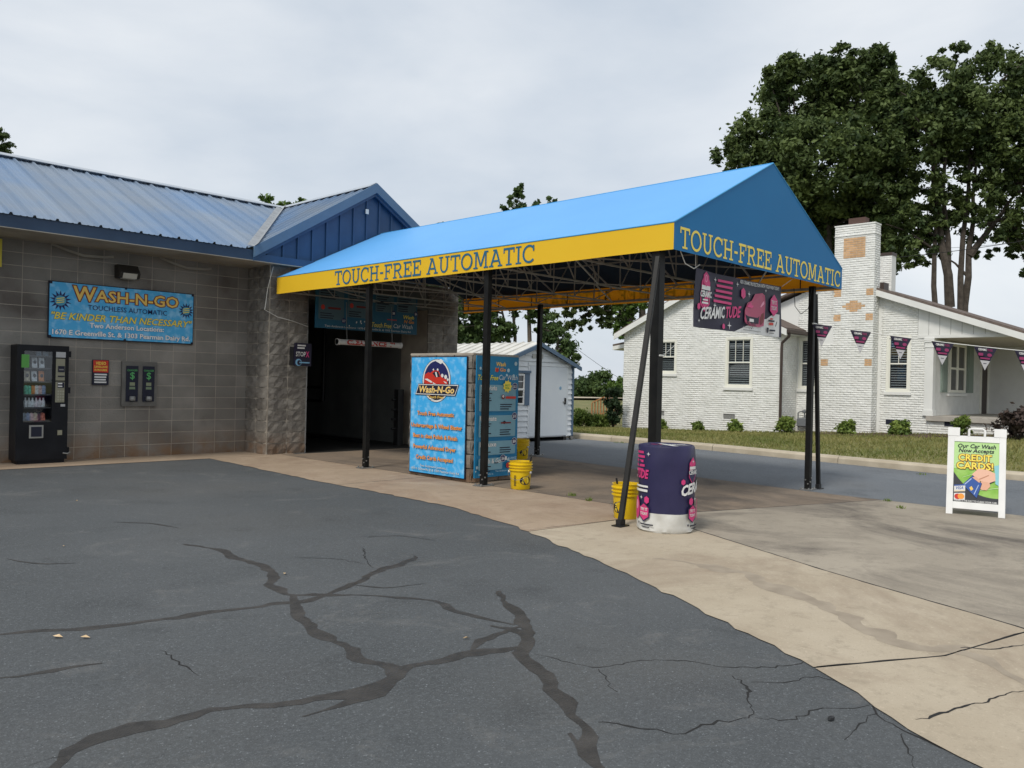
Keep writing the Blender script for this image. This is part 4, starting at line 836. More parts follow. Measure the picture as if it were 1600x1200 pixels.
# ------------------------------------------------------------------ buckets and brushes
def bucket(p, label, wrapdir, brush):
    t = thing('bucket', p, label, 'bucket', 'yellow wash buckets'); prof = [(.128, 0), (.135, .01), (.150, .255)]
    prof += [(.168, .262), (.169, .275), (.153, .28), (.153, .298), (.170, .303), (.171, .315), (.155, .32), (.156, .338), (.172, .343), (.173, .355), (.157, .36), (.159, .385), (.164, .388), (.164, .392), (.153, .392), (.125, .03), (.002, .025)]
    MB().lathe(prof, 32, p, cap=False).build('body', BUCK, t, smooth=True)
    def wp(x, y, h):
        a = wrapdir+x/.142; r = .136+.055*y/.1*.1+h+.0015+.06*max(0, y-.0); rr = .1335+(.150-.135)*(y/.245)+h+.003
        return Vector((p[0]+rr*math.cos(a), p[1]+rr*math.sin(a), p[2]+y))
    pr = Print(None, wp)
    pr.h = .001
    for k in range(1): pr.ell(.12, .13, .085, .062, INK, 20); pr.lines(.075, .17, .155, .026, 3, .014, YELP, .2); pr.lines(-.05, -.012, .19, .017, 9, .008, INK, .2)
    pr.build(t)
    for s_ in (-1, 1):
        a = wrapdir+s_*1.35; c = Vector((p[0]+.155*math.cos(a), p[1]+.155*math.sin(a), p[2]+.24)); n_ = Vector((math.cos(a), math.sin(a), 0)); MB().tube([c, c+n_*.02], .016, 8).build('handle_lug', PLASW, t)
    mb = MB(); P_ = []
    for k in range(11):
        q = wrapdir-1.35+2.7*k/10; P_.append((p[0]+.178*math.cos(q), p[1]+.178*math.sin(q), p[2]+.24-.10*math.sin(math.pi*k/10)))
    mb.tube(P_, .003, 5); mb.build('handle', GALV, t)
    b0 = Vector(p)+Vector((brush[0]*.09, brush[1]*.09, .05)); b1 = Vector(p)+Vector((brush[0]*.15, brush[1]*.15, .455))
    br = thing('scrub_brush', b0, brush[2], 'brush', 'brushes standing in the buckets'); MB().tube([b0+Vector((0, 0, .1)), b1], .012, 8).build('brush_handle', BLACK, br); MB().beam(b0, b0+Vector((0, 0, .1)), .05, .03, up=(1, 0, 0)).build('brush_head', BLACK, br)
bucket((8.42, 7.88, 0), 'bright yellow bucket on concrete in front of the price kiosk', R(205), (.8, -.6, 'black brush handle in the bucket before the kiosk'))
bucket((11.75, 11.0, 0), 'shaded yellow bucket behind the kiosk near the far post', R(200), (-.3, .9, 'black brush handle in the shaded rear bucket'))
bucket((7.55, 5.42, 0), 'yellow bucket behind the leaning brace beside the barrel', R(130), (-.9, .3, 'black brush handle in the bucket beside the barrel'))

# ------------------------------------------------------------------ wrapped barrel
bp = Vector((7.28, 4.72, 0)); ba = thing('barrel', bp, 'drum wrapped in navy and white promotional plastic by canopy post', 'barrel')
mb = MB(); n = 48; prof = [(.272, 0), (.290, .02), (.291, .06), (.289, .11), (.290, .16), (.288, .20), (.290, .45), (.291, .70), (.290, .865), (.280, .885), (.262, .892), (.255, .885), (.002, .885)]
vs = []
for i, (r_, z_) in enumerate(prof):
    for j in range(n):
        a = 2*math.pi*j/n; wob = .007*math.sin(3*a+z_*9)+.005*math.sin(7*a-z_*14)+random.gauss(0, .0018) if 0 < i < 10 else 0
        if 0 < i < 5: wob += random.gauss(0, .0032)
        vs.append((bp.x+(r_+wob)*math.cos(a), bp.y+(r_+wob)*math.sin(a), z_))
fs = [(i*n+j, i*n+(j+1) % n, (i+1)*n+(j+1) % n, (i+1)*n+j) for i in range(len(prof)-1) for j in range(n)]
W2 = K('wrap_white', (.66, .66, .63), .35, (.52, .51, .47), 6, bump=.35, bscale=9); P2 = K('wrap_navy', (.020, .019, .060), .38, (.030, .027, .08), 3, bump=.12, bscale=7)
for f in fs:
    z_ = max(vs[f[0]][2], vs[f[2]][2]); mb.f.append(f); mb.mi.append(0 if z_ < .21 else 1)
mb.v = vs; mb.mats = [W2, P2]; mb.build('wrapped_drum', None, ba, smooth=True)
BA0 = math.atan2(-bp.y, -bp.x)     # side that faces the lot
def bw(x, y, h): a = BA0+x/.296; return Vector((bp.x+(.2985+h)*math.cos(a), bp.y+(.2985+h)*math.sin(a), y))
pr = Print(None, bw); pr.h = .001
HEX = lambda cx, cy, r_, m: pr.poly([(cx+r_*.86*math.cos(R(90+60*k)), cy+r_*math.sin(R(90+60*k))) for k in range(6)], m)
def spark(pr_, cx, cy, r_): pr_.star(cx, cy, r_, r_*.25, 4, PWHITE)
for s_ in (-1, 1):
    c = .30*s_
    if s_ < 0:
        for k in range(5): pr.rect(-.50, .80-.045*k, -.27+.02*(k % 2), .825-.045*k, PINK, seg=6)
        spark(pr, -.20, .80, .025); pr.text('CERAMIC', -.72, -.41, .55, .085, PWHITE, .04, .2); pr.text('TUDE', -.41, -.19, .55, .085, PINK, .04, .2)
        pr.rect(-.48, .455, -.195, .475, PWHITE, seg=6); pr.rect(-.46, .41, -.2, .435, PWHITE, seg=6)
    else:
        pr.poly([(c-.055, .72), (c, .78), (c+.055, .72), (c+.06, .58), (c, .50), (c-.06, .58)], PINK); pr.poly([(c-.050, .70), (c+.050, .70), (c+.052, .585), (c, .515), (c-.052, .585)], P2)
        pr.rect(c-.05, .655, c+.06, .685, PWHITE, seg=3); pr.text('CERAMIC', c-.06, c+.10, .605, .042, PWHITE, .03); spark(pr, c-.0, .735, .02)
        HEX(c-.13, .53, .03, PINK); pr.text('CERAMIC', c-.15, c+.33, .39, .10, PWHITE, .04, .2, slope=.18)
    HEX(c-.02 if s_ > 0 else -.21, .33, .04, PINK); spark(pr, c+.05 if s_ > 0 else -.29, .35, .025)
    h_ = c+.01 if s_ > 0 else -.245; HEX(h_, .205, .10, P2); HEX(h_, .205, .085, PINK); pr.text('TRY IT', h_-.05, h_+.05, .22, .028, PWHITE, .03); pr.text('TODAY!', h_-.05, h_+.05, .175, .028, PWHITE, .03)
    h2 = c+.14 if s_ > 0 else -.37; pr.ell(h2, .24, .055, .12, PINK, 14); pr.ell(h2, .27, .03, .05, K('light_pink', (.75, .3, .42), .5), 10)
    pr.rect(h_-.05, .075, h_+.12, .088, INK, seg=4); pr.rect(h_-.02, .05, h_+.08, .06, INK, seg=3); pr.poly([(h_-.09, .10), (h_-.06, .10), (h_-.075, .07)], INK)
pr.build(ba)
mb = MB(); tp = Plane((bp.x, bp.y, .886), (Rv.x, Rv.y, 0), (Fv.x, Fv.y, 0), (0, 0, 1)); pr = Print(tp); pr.poly([(-.08, .13), (-.03, .13), (.08, -.2), (.02, -.2)], PWHITE); pr.text('TRY IT', -.17, -.05, -.02, .07, PINK, .02); pr.text('CERAMIC', .02, .2, -.05, .08, PWHITE, .04); pr.build(ba, 'top_print')

# ------------------------------------------------------------------ hanging banner
bn = thing('promo_banner', (10.05, 5.4, 2.2), 'dark purple promotional banner with red car hanging under canopy', 'banner')
TLc, TRc, BRc, BLc = Vector((8.82, 5.37, 2.97)), Vector((11.28, 5.42, 2.99)), Vector((11.20, 5.38, 2.24)), Vector((8.68, 5.30, 2.23))
BWd, BHt = 2.46, .75
def bnw(x, y, h):
    u = x/BWd; v = y/BHt; q = BLc.lerp(BRc, u).lerp(TLc.lerp(TRc, u), v); q.z -= .02*math.sin(math.pi*u)*v
    q.y += .016*math.sin(u*9)*(1-.5*v)+.01*math.sin(u*17+v*4)-h; return q
mb = MB(); nu, nv = 30, 10
mb.v = [bnw(BWd*i/nu, BHt*j/nv, 0) for j in range(nv+1) for i in range(nu+1)]; mb.f = [(j*(nu+1)+i, j*(nu+1)+i+1, (j+1)*(nu+1)+i+1, (j+1)*(nu+1)+i) for j in range(nv) for i in range(nu)]; mb.mi = [0]*len(mb.f)
mb.build('fabric', PNAVY, bn, smooth=True)
pr = Print(None, bnw); pr.h = .004
BX = lambda u: u*BWd
BY = lambda v: v*BHt
HEX = lambda cx, cy, r_, m: pr.poly([(cx+r_*.86*math.cos(R(90+60*k)), cy+r_*math.sin(R(90+60*k))) for k in range(6)], m)
for a in np.linspace(.42, .97, 8)[:-1]:
    b = a+.0786; f = lambda u: .30*clamp((u-.42)/.28, 0, 1) if u < .72 else .30+.14*clamp((u-.80)/.08, 0, 1)
    pr.poly([(BX(a), 0.002), (BX(min(b, .995)), 0.002), (BX(min(b, .995)), BY(f(b))), (BX(a), max(.003, BY(f(a))))], PWHITE)
pr.poly([(BX(.06), BY(.80)), (BX(.105), BY(.99)), (BX(.15), BY(.80)), (BX(.15), BY(.42)), (BX(.105), BY(.28)), (BX(.06), BY(.42))], PINK); pr.poly([(BX(.068), BY(.72)), (BX(.142), BY(.72)), (BX(.142), BY(.44)), (BX(.105), BY(.32)), (BX(.068), BY(.44))], PNAVY)
HEX(BX(.105), BY(.85), .10, PINK); pr.ell(BX(.105), BY(.86), .035, .05, K('light_pink', (.75, .3, .42), .5), 12); pr.ell(BX(.105), BY(.86), .022, .035, PINK, 12)
pr.rect(BX(.062), BY(.66), BX(.15), BY(.735), PWHITE); pr.text('CERAMIC', BX(.055), BX(.165), BY(.54), .075, PWHITE, .04); pr.rect(BX(.08), BY(.475), BX(.13), BY(.50), PWHITE); pr.rect(BX(.075), BY(.42), BX(.135), BY(.45), PWHITE)
for k in range(5): pr.rect(BX(.235-.012*k), BY(.86-.095*k), BX(.38), BY(.905-.095*k), PINK)
pr.text('CERAMIC', BX(.07), BX(.315), BY(.15), .15, PWHITE, .025, .25, slope=.10); pr.text('TUDE', BX(.325), BX(.475), BY(.232), .15, PINK, .025, .25, slope=.10)
for u_, v_, r_ in ((.205, .88, .04), (.425, .88, .04), (.20, .42, .045), (.36, .10, .06), (.565, .74, .05), (.055, .12, .03), (.775, .86, .03)): pr.star(BX(u_), BY(v_), r_, r_*.22, 4, PWHITE)
for u_, v_, r_ in ((.045, .36, .045), (.49, .73, .08), (.295, .07, .04)): HEX(BX(u_), BY(v_), r_, PINK)
pr.text('ADD CERAMIC PROTECTION WITH YOUR WASH TODAY!', BX(.45), BX(.96), BY(.91), .05, PWHITE, .02)
C_ = lambda L, m: pr.poly([(BX(.655)+a*.36, BY(.42)+b*.36) for a, b in L], m)
C_([(-.98, -.35), (-1.0, 0), (-.8, .3), (-.4, .42), (-.05, .72), (.55, .80), (.75, .72), (.85, .4), (.86, -.1), (.8, -.5), (.3, -.58), (-.6, -.58), (-.92, -.5)], K('car_pink', (.40, .03, .10), .4)); C_([(-.35, .42), (-.03, .69), (.5, .76), (.62, .66), (.3, .5)], INK)
C_([(-.95, -.16), (-.7, -.22), (.2, -.22), (.35, -.12), (.25, -.45), (-.75, -.48)], INK); C_([(-.62, -.3), (-.25, -.3), (-.25, -.42), (-.62, -.42)], PWHITE); C_([(.2, .08), (.75, .38), (.72, .5), (.35, .3)], K('light_pink', (.75, .3, .42), .5)); C_([(-.85, .15), (-.6, .33), (-.1, .30), (-.4, .12)], PINK); C_([(.4, -.1), (.78, .05), (.76, -.35), (.45, -.5)], DRED)
HEX(BX(.885), BY(.60), .16, PINK); pr.text('TRY IT', BX(.85), BX(.92), BY(.62), .055, PWHITE, .02); pr.text('TODAY', BX(.85), BX(.92), BY(.51), .055, PWHITE, .02)
pr.text('LIVE LIFE.', BX(.50), BX(.57), BY(.155), .035, INK, .02); pr.text('LOOK AHEAD.', BX(.575), BX(.655), BY(.15), .035, INK, .02); pr.rect(BX(.50), BY(.10), BX(.62), BY(.112), K('grey_ink', (.3, .3, .3), .6)); pr.rect(BX(.50), BY(.05), BX(.72), BY(.062), K('grey_ink', (.3, .3, .3), .6))
pr.ell(BX(.86), BY(.335), .045, .012, REDC); pr.rect(BX(.825), BY(.28), BX(.895), BY(.31), INK); pr.rect(BX(.835), BY(.215), BX(.885), BY(.26), REDC); pr.poly([(BX(.81), BY(.16)), (BX(.835), BY(.16)), (BX(.83), BY(.05)), (BX(.815), BY(.07))], INK); pr.rect(BX(.845), BY(.10), BX(.91), BY(.13), INK); pr.rect(BX(.845), BY(.055), BX(.9), BY(.065), INK)
pr.build(bn)
for c, d in ((TLc, (8.7, 5.3, 3.12)), (TRc, (11.4, 5.3, 3.12))): MB().tube([c, d], .005, 5).build('tie_cord', CORD, bn)
MB().tube([BLc+Vector((0, .03, .01)), (8.45, 5.4, 2.0), (8.26, 5.45, 1.86)], .003, 4).build('tie_cord', CORD, bn)

# ------------------------------------------------------------------ folding sign board
FLp, FRp = Vector((11.56, 3.24)), Vector((11.72, 2.60)); ux = Vector(((FRp-FLp).x, (FRp-FLp).y, 0)).normalized(); nx_ = Vector((ux.y, -ux.x, 0)) ; nx_ = -nx_ if nx_.x > 0 else nx_
zb = gz(11.7, 2.9)+.006; HW = (FRp-FLp).length
af = thing('a_frame_sign', ((FLp.x+FRp.x)/2+.3, (FLp.y+FRp.y)/2, zb), 'white folding sign board advertising credit cards on the concrete', 'sign')
tilt = .26
def leaf_plane(front):
    s_ = 1 if front else -1
    o = Vector((FLp.x, FLp.y, zb)) if front else Vector((FLp.x, FLp.y, zb))-nx_*.60
    v = (-nx_*s_*tilt+Vector((0, 0, 1.07)))/1.07
    n_ = (nx_*s_+Vector((0, 0, tilt/1.07))).normalized(); return Plane(o, ux, v, n_)
for front in (True, False):
    P_ = leaf_plane(front); mb = MB(); th = .028 if front else -.028
    def bxp(x0, y0, x1, y1, a=-.028, b=0.): mb.prism([P_.p(x0, y0, a), P_.p(x1, y0, a), P_.p(x1, y1, a), P_.p(x0, y1, a)], P_.n*(b-a))
    bxp(0, 0, .075, 1.06); bxp(HW-.075, 0, HW, 1.06); bxp(.0755, .075, HW-.0755, .16); bxp(.0755, .93, HW-.0755, 1.0)
    bxp(-.003, 1.001, .135, 1.105, -.033, .005); bxp(HW-.135, 1.001, HW+.003, 1.105, -.033, .005)
    o = mb.build('frame', PLASW, af)
    mb = MB(); bxp(.076, .161, HW-.076, .929, -.022, -.012); pan = mb.build('panel', PLASW if not front else GRNP, af)
    if front:
        mb = MB(); mb.tube([P_.p(.24, 1.0, -.01), P_.p(.24, 1.085, -.01), P_.p(.27, 1.10, -.01), P_.p(.39, 1.10, -.01), P_.p(.42, 1.085, -.01), P_.p(.42, 1.0, -.01)], .015, 8); mb.build('carry_handle', PLASW, af, smooth=True)
        PF = Plane(P_.p(.076, .161, -.012), ux, P_.v, P_.n); pr = Print(PF); pw, ph = HW-.152, .768
        pr.poly([(0, .55*ph), (pw, .62*ph), (pw, ph), (0, ph)], LGRN)
        for k in range(7): pr.poly([(.0+.02*k, (.6+.05*k)*ph), (pw*.9, (.58+.055*k)*ph), (pw*.9, (.585+.055*k)*ph), (.0+.02*k, (.61+.05*k)*ph)], K('pale_stripe', (.55, .74, .40), .5))
        for k in range(4): pr.poly([(.10+.05*k, (.40-.07*k)*ph), (pw, (.62-.12*k)*ph), (pw, (.63-.12*k)*ph), (.10+.05*k, (.405-.07*k)*ph)], K('pale_stripe', (.55, .74, .40), .5))
        pts = [(0, 0), (pw, 0), (pw, .09*ph)]+[(pw*(1-t)**1, ph*(.09+.40*t**2.6)) for t in np.linspace(.1, 1, 9)]; pr.poly(pts, K('sign_char', (.035, .038, .045), .5))
        pr.text('Our Car Wash', .08*pw, .93*pw, .90*ph, .05, INK, .02, .2); pr.text('Now Accepts', .10*pw, .89*pw, .825*ph, .05, INK, .02, .2)
        pr.text('CREDIT', .10*pw, .84*pw, .685*ph, .082, YELP, .03, 0, MAROON, .05); pr.text('CARDS!', .06*pw, .88*pw, .55*ph, .085, YELP, .03, 0, MAROON, .05)
        S_ = lambda L, m: pr.poly([(a*pw, b*ph) for a, b in L], m)
        S_([(.90, .62), (1, .64), (1, .30), (.93, .33)], K('cuff_blue', (.25, .55, .6), .5)); S_([(.80, .32), (.92, .37), (.92, .42), (.75, .38)], INK)
        S_([(.62, .36), (.72, .40), (.80, .35), (.82, .28), (.74, .215), (.62, .22), (.56, .28)], SKIN); S_([(.42, .47), (.55, .56), (.75, .55), (.92, .50), (.93, .38), (.80, .34), (.62, .36), (.50, .37), (.42, .41)], K('hand_print2', (.78, .47, .34), .6))
        S_([(.50, .37), (.78, .47), (.79, .455), (.52, .355)], K('hand_shade', (.5, .24, .15), .6))
        S_([(.20, .28), (.43, .45), (.64, .32), (.53, .065)], INK); S_([(.205, .285), (.43, .44), (.63, .32), (.527, .08)], CARDB); S_([(.36, .24), (.41, .27), (.45, .22), (.40, .19)], GOLD); S_([(.24, .29), (.40, .40), (.41, .385), (.25, .275)], K('card_text', (.4, .5, .7), .5)); S_([(.46, .14), (.56, .30), (.57, .29), (.475, .13)], K('card_text', (.4, .5, .7), .5))
        S_([(.42, .41), (.50, .37), (.58, .33), (.60, .37), (.50, .43)], SKIN)
        S_([(.02, .155), (.27, .175), (.27, .29), (.02, .27)], PWHITE); S_([(.02, .25), (.27, .27), (.27, .29), (.02, .27)], CARDB); pr.text('VISA', .06*pw, .23*pw, .198*ph, .036, CARDB, .02, .2, slope=.08); S_([(.03, .162), (.26, .18), (.26, .188), (.03, .17)], GOLD)
        S_([(.02, .02), (.27, .035), (.27, .15), (.02, .135)], PWHITE); pr.ell(.105*pw, .082*ph, .038, .036, REDC); pr.ell(.18*pw, .088*ph, .038, .036, ORNG)
        pr.text("TODAY'S THE DAY TO CLEAN YOUR CAR!", .02*pw, .97*pw, .0*ph+.004, .022, PWHITE, .02); pr.build(af)
for q in (.02, HW-.02):
    a = leaf_plane(True).p(q, .35, -.03); b = leaf_plane(False).p(q, .35, -.03); MB().tube([a, b], .006, 6).build('spreader', PLASW, af)

# ------------------------------------------------------------------ white brick house
ho = thing('white_brick_house', (25.2, 12, .1), 'white painted brick house with porch beyond the lawn', 'house')
def holes_wall(name, X, th, y0, y1, zb, top, holes, m, parent, peak=None):
    cuts = sorted({y0, y1}|{h[0] for h in holes}|{h[1] for h in holes}|({peak} if peak else set())); mb = MB()
    for a, b in zip(cuts, cuts[1:]):
        c = (a+b)/2; seg = [(zb, None)]; hs = sorted([h for h in holes if h[0] <= c <= h[1]], key=lambda h: h[2]); z = zb
        for h in hs: mb.box(X, a, z, X+th, b, h[2]); z = h[3]
        mb.prism([(X, a, z), (X, b, z), (X, b, top(b)), (X, a, top(a))], (th, 0, 0))
    return mb.build(name, m, parent)
BC, BL = .0677, .21
def brick_face(name, pl, v0, v1, span, m, parent, off=0.):
    """bricks proud of a wall, laid in running bond; span(v) -> list of (u0,u1)"""
    V = []; F = []; r = 0; v = v0
    while v+BC <= v1+1e-6:
        for (a, b) in span(v+BC/2):
            s0 = math.floor(a/BL)*BL-(BL/2 if r % 2 else 0)
            while s0 < b:
                u0 = max(a, s0)+.004; u1 = min(b, s0+BL)-.004
                if u1-u0 > .02:
                    h = .0055+random.uniform(-.0025, .0025); k = len(V)
                    for (uu, vv, hh) in ((u0, v+.004, 0), (u1, v+.004, 0), (u1, v+BC-.004, 0), (u0, v+BC-.004, 0), (u0+.003, v+.007, h), (u1-.003, v+.007, h), (u1-.003, v+BC-.007, h), (u0+.003, v+BC-.007, h)):
                        V.append(tuple(pl.p(uu, vv, hh+off)))
                    F += [(k+4, k+5, k+6, k+7), (k, k+1, k+5, k+4), (k+1, k+2, k+6, k+5), (k+2, k+3, k+7, k+6), (k+3, k, k+4, k+7)]
                s0 += BL
        v += BC; r += 1
    o = np_mesh(name, np.array(V), np.array(F), m, parent); o['kind'] = 'stuff'; return o
def minus(iv, cut):
    out = []
    for a, b in iv:
        if cut[1] <= a or cut[0] >= b: out.append((a, b)); continue
        if cut[0] > a: out.append((a, cut[0]))
        if cut[1] < b: out.append((cut[1], b))
    return out
WX, WY0, WY1, WPK = 24.0, 11.54, 17.49, 14.52
wtop = lambda y: 4.78-.467*abs(y-WPK)
w2 = (12.46, 13.42, 1.50, 3.13); w1 = (15.27, 16.0, 1.92, 3.10); vA = (13.03, 13.46, .47, .64); vB = (15.72, 16.05, .47, .64)
holes_wall('wing_wall', WX, .2, WY0, WY1, -.3, wtop, [w1, w2, vA, vB], WMORT, ho, WPK)
plw = Plane((WX, 0, 0), (0, 1, 0), (0, 0, 1), (-1, 0, 0))
def sp_w(v):
    iv = [(max(WY0, WPK-(4.78-v)/.467), min(WY1, WPK+(4.78-v)/.467))]
    for h in (w1, w2, vA, vB):
        if h[2]-.02 < v < h[3]+.02: iv = minus(iv, (h[0], h[1]))
    return iv
brick_face('brick_courses', plw, -.2, 4.6, sp_w, WBRICK, ho)
MX, MY0, MY1, MPK, MPZ, MS = 25.2, 7.6, WY0, 10.4, 4.92, .365
mtop = lambda y: MPZ-MS*abs(y-MPK)
w3 = (10.86, 11.48, 1.50, 3.14); w4 = (8.10, 8.78, 1.48, 3.15)
holes_wall('main_wall', MX, .2, MY0, 12.4, -.2, mtop, [w3, w4], WMORT, ho, MPK)
plm = Plane((MX, 0, 0), (0, 1, 0), (0, 0, 1), (-1, 0, 0))
def sp_m(v):
    iv = [(max(7.62 if v < 3.12 else 7.92, MPK-(MPZ-v)/MS), min(11.53, MPK+(MPZ-v)/MS))]; iv = minus(iv, (8.95, 10.2))
    for h in (w3, w4):
        if h[2]-.02 < v < h[3]+.02: iv = minus(iv, (h[0], h[1]))
    return iv
brick_face('brick_courses', plm, -.1, 4.8, sp_m, WBRICK, ho)
MB().box(WX+.2, WY0, -.3, MX+.01, WY0+.2, 3.2).build('wing_side_wall', WMORT, ho)
brick_face('brick_courses', Plane((WX, WY0, 0), (1, 0, 0), (0, 0, 1), (0, -1, 0)), -.2, 3.2, lambda v: [(0.0, MX-WX-.01)], WBRICK, ho)
hc = MB(); hc.box(24.25, 11.75, -.3, 33, 17.48, 3.15); hc.box(25.45, 7.63, -.3, 34, 11.74, 3.3); hc.build('rear_walls', WMORT, ho)
# chimney with bare brick insets
ch = thing('chimney', (24.9, 9.6, .1), 'white painted brick chimney with bare tan brick insets', 'chimney')
CX, CY0, CY1, CYL, CZ = 24.75, 9.03, 10.22, 10.58, 6.46
MB().box(CX, CY0, 0, CX+.45, CY1, CZ).build('stack', WMORT, ch)
MB().box(CX+.001, CY1, 0, CX+.45, CYL, 2.9).build('shoulder', WMORT, ch); MB().prism([(CX+.001, CY1, 2.9), (CX+.001, CYL, 2.9), (CX+.001, CY1, 3.4)], (.45, 0, 0)).build('shoulder_slope', WMORT, ch)
bare = []   # (u0,u1,v0,v1)
def S1(z): return 1.5+(z-1.5)*1.0102
insets = [(9.30, 9.95, 5.45, 6.06)]+[(9.99, 10.215, z, z+.205) for z in (S1(4.28), S1(3.55))]+[(9.035, 9.25, z, z+.205) for z in (S1(4.28), S1(3.55), S1(2.22))]+[(10.35, 10.575, S1(2.22), S1(2.22)+.205)]
dia = (9.61, 4.05)
def isbare(v):
    L = [(a, b) for a, b, c, d in insets if c <= v <= d]
    k = abs(round((v-dia[1])/BC))
    if k <= 2: L.append((dia[0]-.34+.11*k, dia[0]+.34-.11*k))
    return L
plc = Plane((CX, 0, 0), (0, 1, 0), (0, 0, 1), (-1, 0, 0))
def sp_c(v):
    iv = [(CY0, CYL if v < 2.9 else CY1)]
    for b in isbare(v): iv = minus(iv, b)
    return iv
brick_face('brick_courses', plc, .0, CZ-.01, sp_c, WBRICK, ch)
brick_face('brick_courses', Plane((CX, CY0, 0), (1, 0, 0), (0, 0, 1), (0, -1, 0)), .0, CZ-.01, lambda v: [(0.0, .45)], WBRICK, ch)
v = 0.; r = 0
while v < CZ-.05:
    for a, b in isbare(v+BC/2):
        MB().box(CX-.004, a, v, CX-.002, b, v+BC).build('brick_joint', K('inset_mortar', (.60, .55, .45), .9), ch)
        s0 = math.floor(a/BL)*BL-(BL/2 if r % 2 else 0)
        while s0 < b:
            u0 = max(a, s0)+.006; u1 = min(b, s0+BL)-.006
            if u1-u0 > .02: MB().box(CX-.013, u0, v+.007, CX-.004, u1, v+BC-.007).build('bare_brick', TANB, ch)
            s0 += BL
    v += BC; r += 1
mb = MB(); mb.box(CX-.025, CY0-.02, CZ-.30, CX+.47, CY1+.02, CZ-.285); mb.box(CX-.02, CY0-.015, CZ-.001, CX+.465, CY1+.015, CZ+.04); mb.build('corbel', WBRICK, ch)
MB().box(CX+.08, 9.35, CZ+.04, CX+.38, 9.85, CZ+.24).build('flue', K('flue_clay', (.10, .06, .05), .9), ch)
c2 = thing('rear_chimney', (29.2, 10.3, 4), 'smaller plain white chimney behind the tall one', 'chimney')
MB().box(29, 10.0, 4.2, 29.4, 10.5, 6.15).build('stack', WMORT, c2); brick_face('brick_courses', Plane((29, 0, 0), (0, 1, 0), (0, 0, 1), (-1, 0, 0)), 4.3, 6.14, lambda v: [(10., 10.5)], WBRICK, c2); MB().box(28.98, 9.98, 6.15, 29.42, 10.52, 6.25).build('cap', BROWN, c2)
# windows
def window(y0, y1, z0, z1, X, cols_, parent, sill=True, blind=True):
    wn = MB(); c = .075; d = .05
    wn.box(X-.012, y0, z0, X+d, y0+c, z1); wn.box(X-.012, y1-c, z0, X+d, y1, z1); wn.box(X-.012, y0+c, z1-c, X+d, y1-c, z1); wn.box(X-.012, y0+c, z0, X+d, y1-c, z0+c); o = wn.build('window', TRIM, parent)
    a, b, e0, e1 = y0+c, y1-c, z0+c, z1-c; mid = (e0+e1)/2; fr_ = MB(); t = .03
    fr_.box(X+.012, a, e0, X+.045, a+t, e1); fr_.box(X+.012, b-t, e0, X+.045, b, e1); fr_.box(X+.012, a+t, e1-t, X+.045, b-t, e1); fr_.box(X+.012, a+t, e0, X+.045, b-t, e0+t); fr_.box(X+.006, a+t, mid-.02, X+.045, b-t, mid+.02)
    for i in range(1, cols_): yy = a+(b-a)*i/cols_; fr_.box(X+.018, yy-.008, mid+.02, X+.04, yy+.008, e1-t)
    fr_.build('frame', TRIM, o)
    gl = MB(); gl.box(X+.04, a+t, e0+t, X+.048, b-t, mid-.02); gl.build('pane', GLASSB, o); gl = MB(); gl.box(X+.04, a+t, mid+.02, X+.048, b-t, e1-t); gl.build('pane', GLASSB, o)
    mb = MB(); zz = e0+t+.01
    while zz < e1-t: mb.prism([(X+.07, a+t, zz), (X+.07, b-t, zz), (X+.085, b-t, zz+.024), (X+.085, a+t, zz+.024)], (0, 0, .003)); zz += .072
    bl = mb.build('blind_slats', BLIND, o); bl['kind'] = 'stuff'
    MB().box(X+.16, a, e0, X+.17, b, e1).build('dark_room', INK, o)
    if sill: MB().box(X-.05, y0-.04, z0-.085, X+.04, y1+.04, z0-.002).build('sill', WHITE, o)
    return o
GLASSB = bpy.data.materials.new('clear_pane'); GLASSB.use_nodes = True
_n = GLASSB.node_tree.nodes; _l = GLASSB.node_tree.links; _t = _n.new('ShaderNodeBsdfTransparent'); _g = _n.new('ShaderNodeBsdfGlossy'); _g.inputs['Roughness'].default_value = .02; _mx = _n.new('ShaderNodeMixShader'); _mx.inputs[0].default_value = .07; _t.inputs[0].default_value = (.75, .78, .80, 1)
_l.new(_t.outputs[0], _mx.inputs[1]); _l.new(_g.outputs[0], _mx.inputs[2]); _l.new(_mx.outputs[0], _n['Material Output'].inputs[0])
window(*w1, WX, 3, ho); window(*w2, WX, 3, ho); window(*w3, MX, 2, ho); window(*w4, MX, 2, ho)
for h in (vA, vB):
    MB().box(WX+.05, h[0], h[2], WX+.06, h[1], h[3]).build('vent_back', INK, ho); mb = MB()
    for k in range(5): mb.box(WX+.02, h[0], h[2]+.02+.032*k, WX+.045, h[1], h[2]+.036+.032*k)
    mb.build('vent_grille', K('vent_grey', (.4, .4, .38), .6), ho); MB().box(WX-.02, h[0]-.01, h[2]-.04, WX+.03, h[1]+.01, h[2]-.002).build('vent_sill', WHITE, ho)
for yv, zv in ((8.35, .52), (6.75, .55)): MB().box(MX-.02, yv, zv, MX-.012, yv+.4, zv+.14).build('foundation_vent', INK, ho)
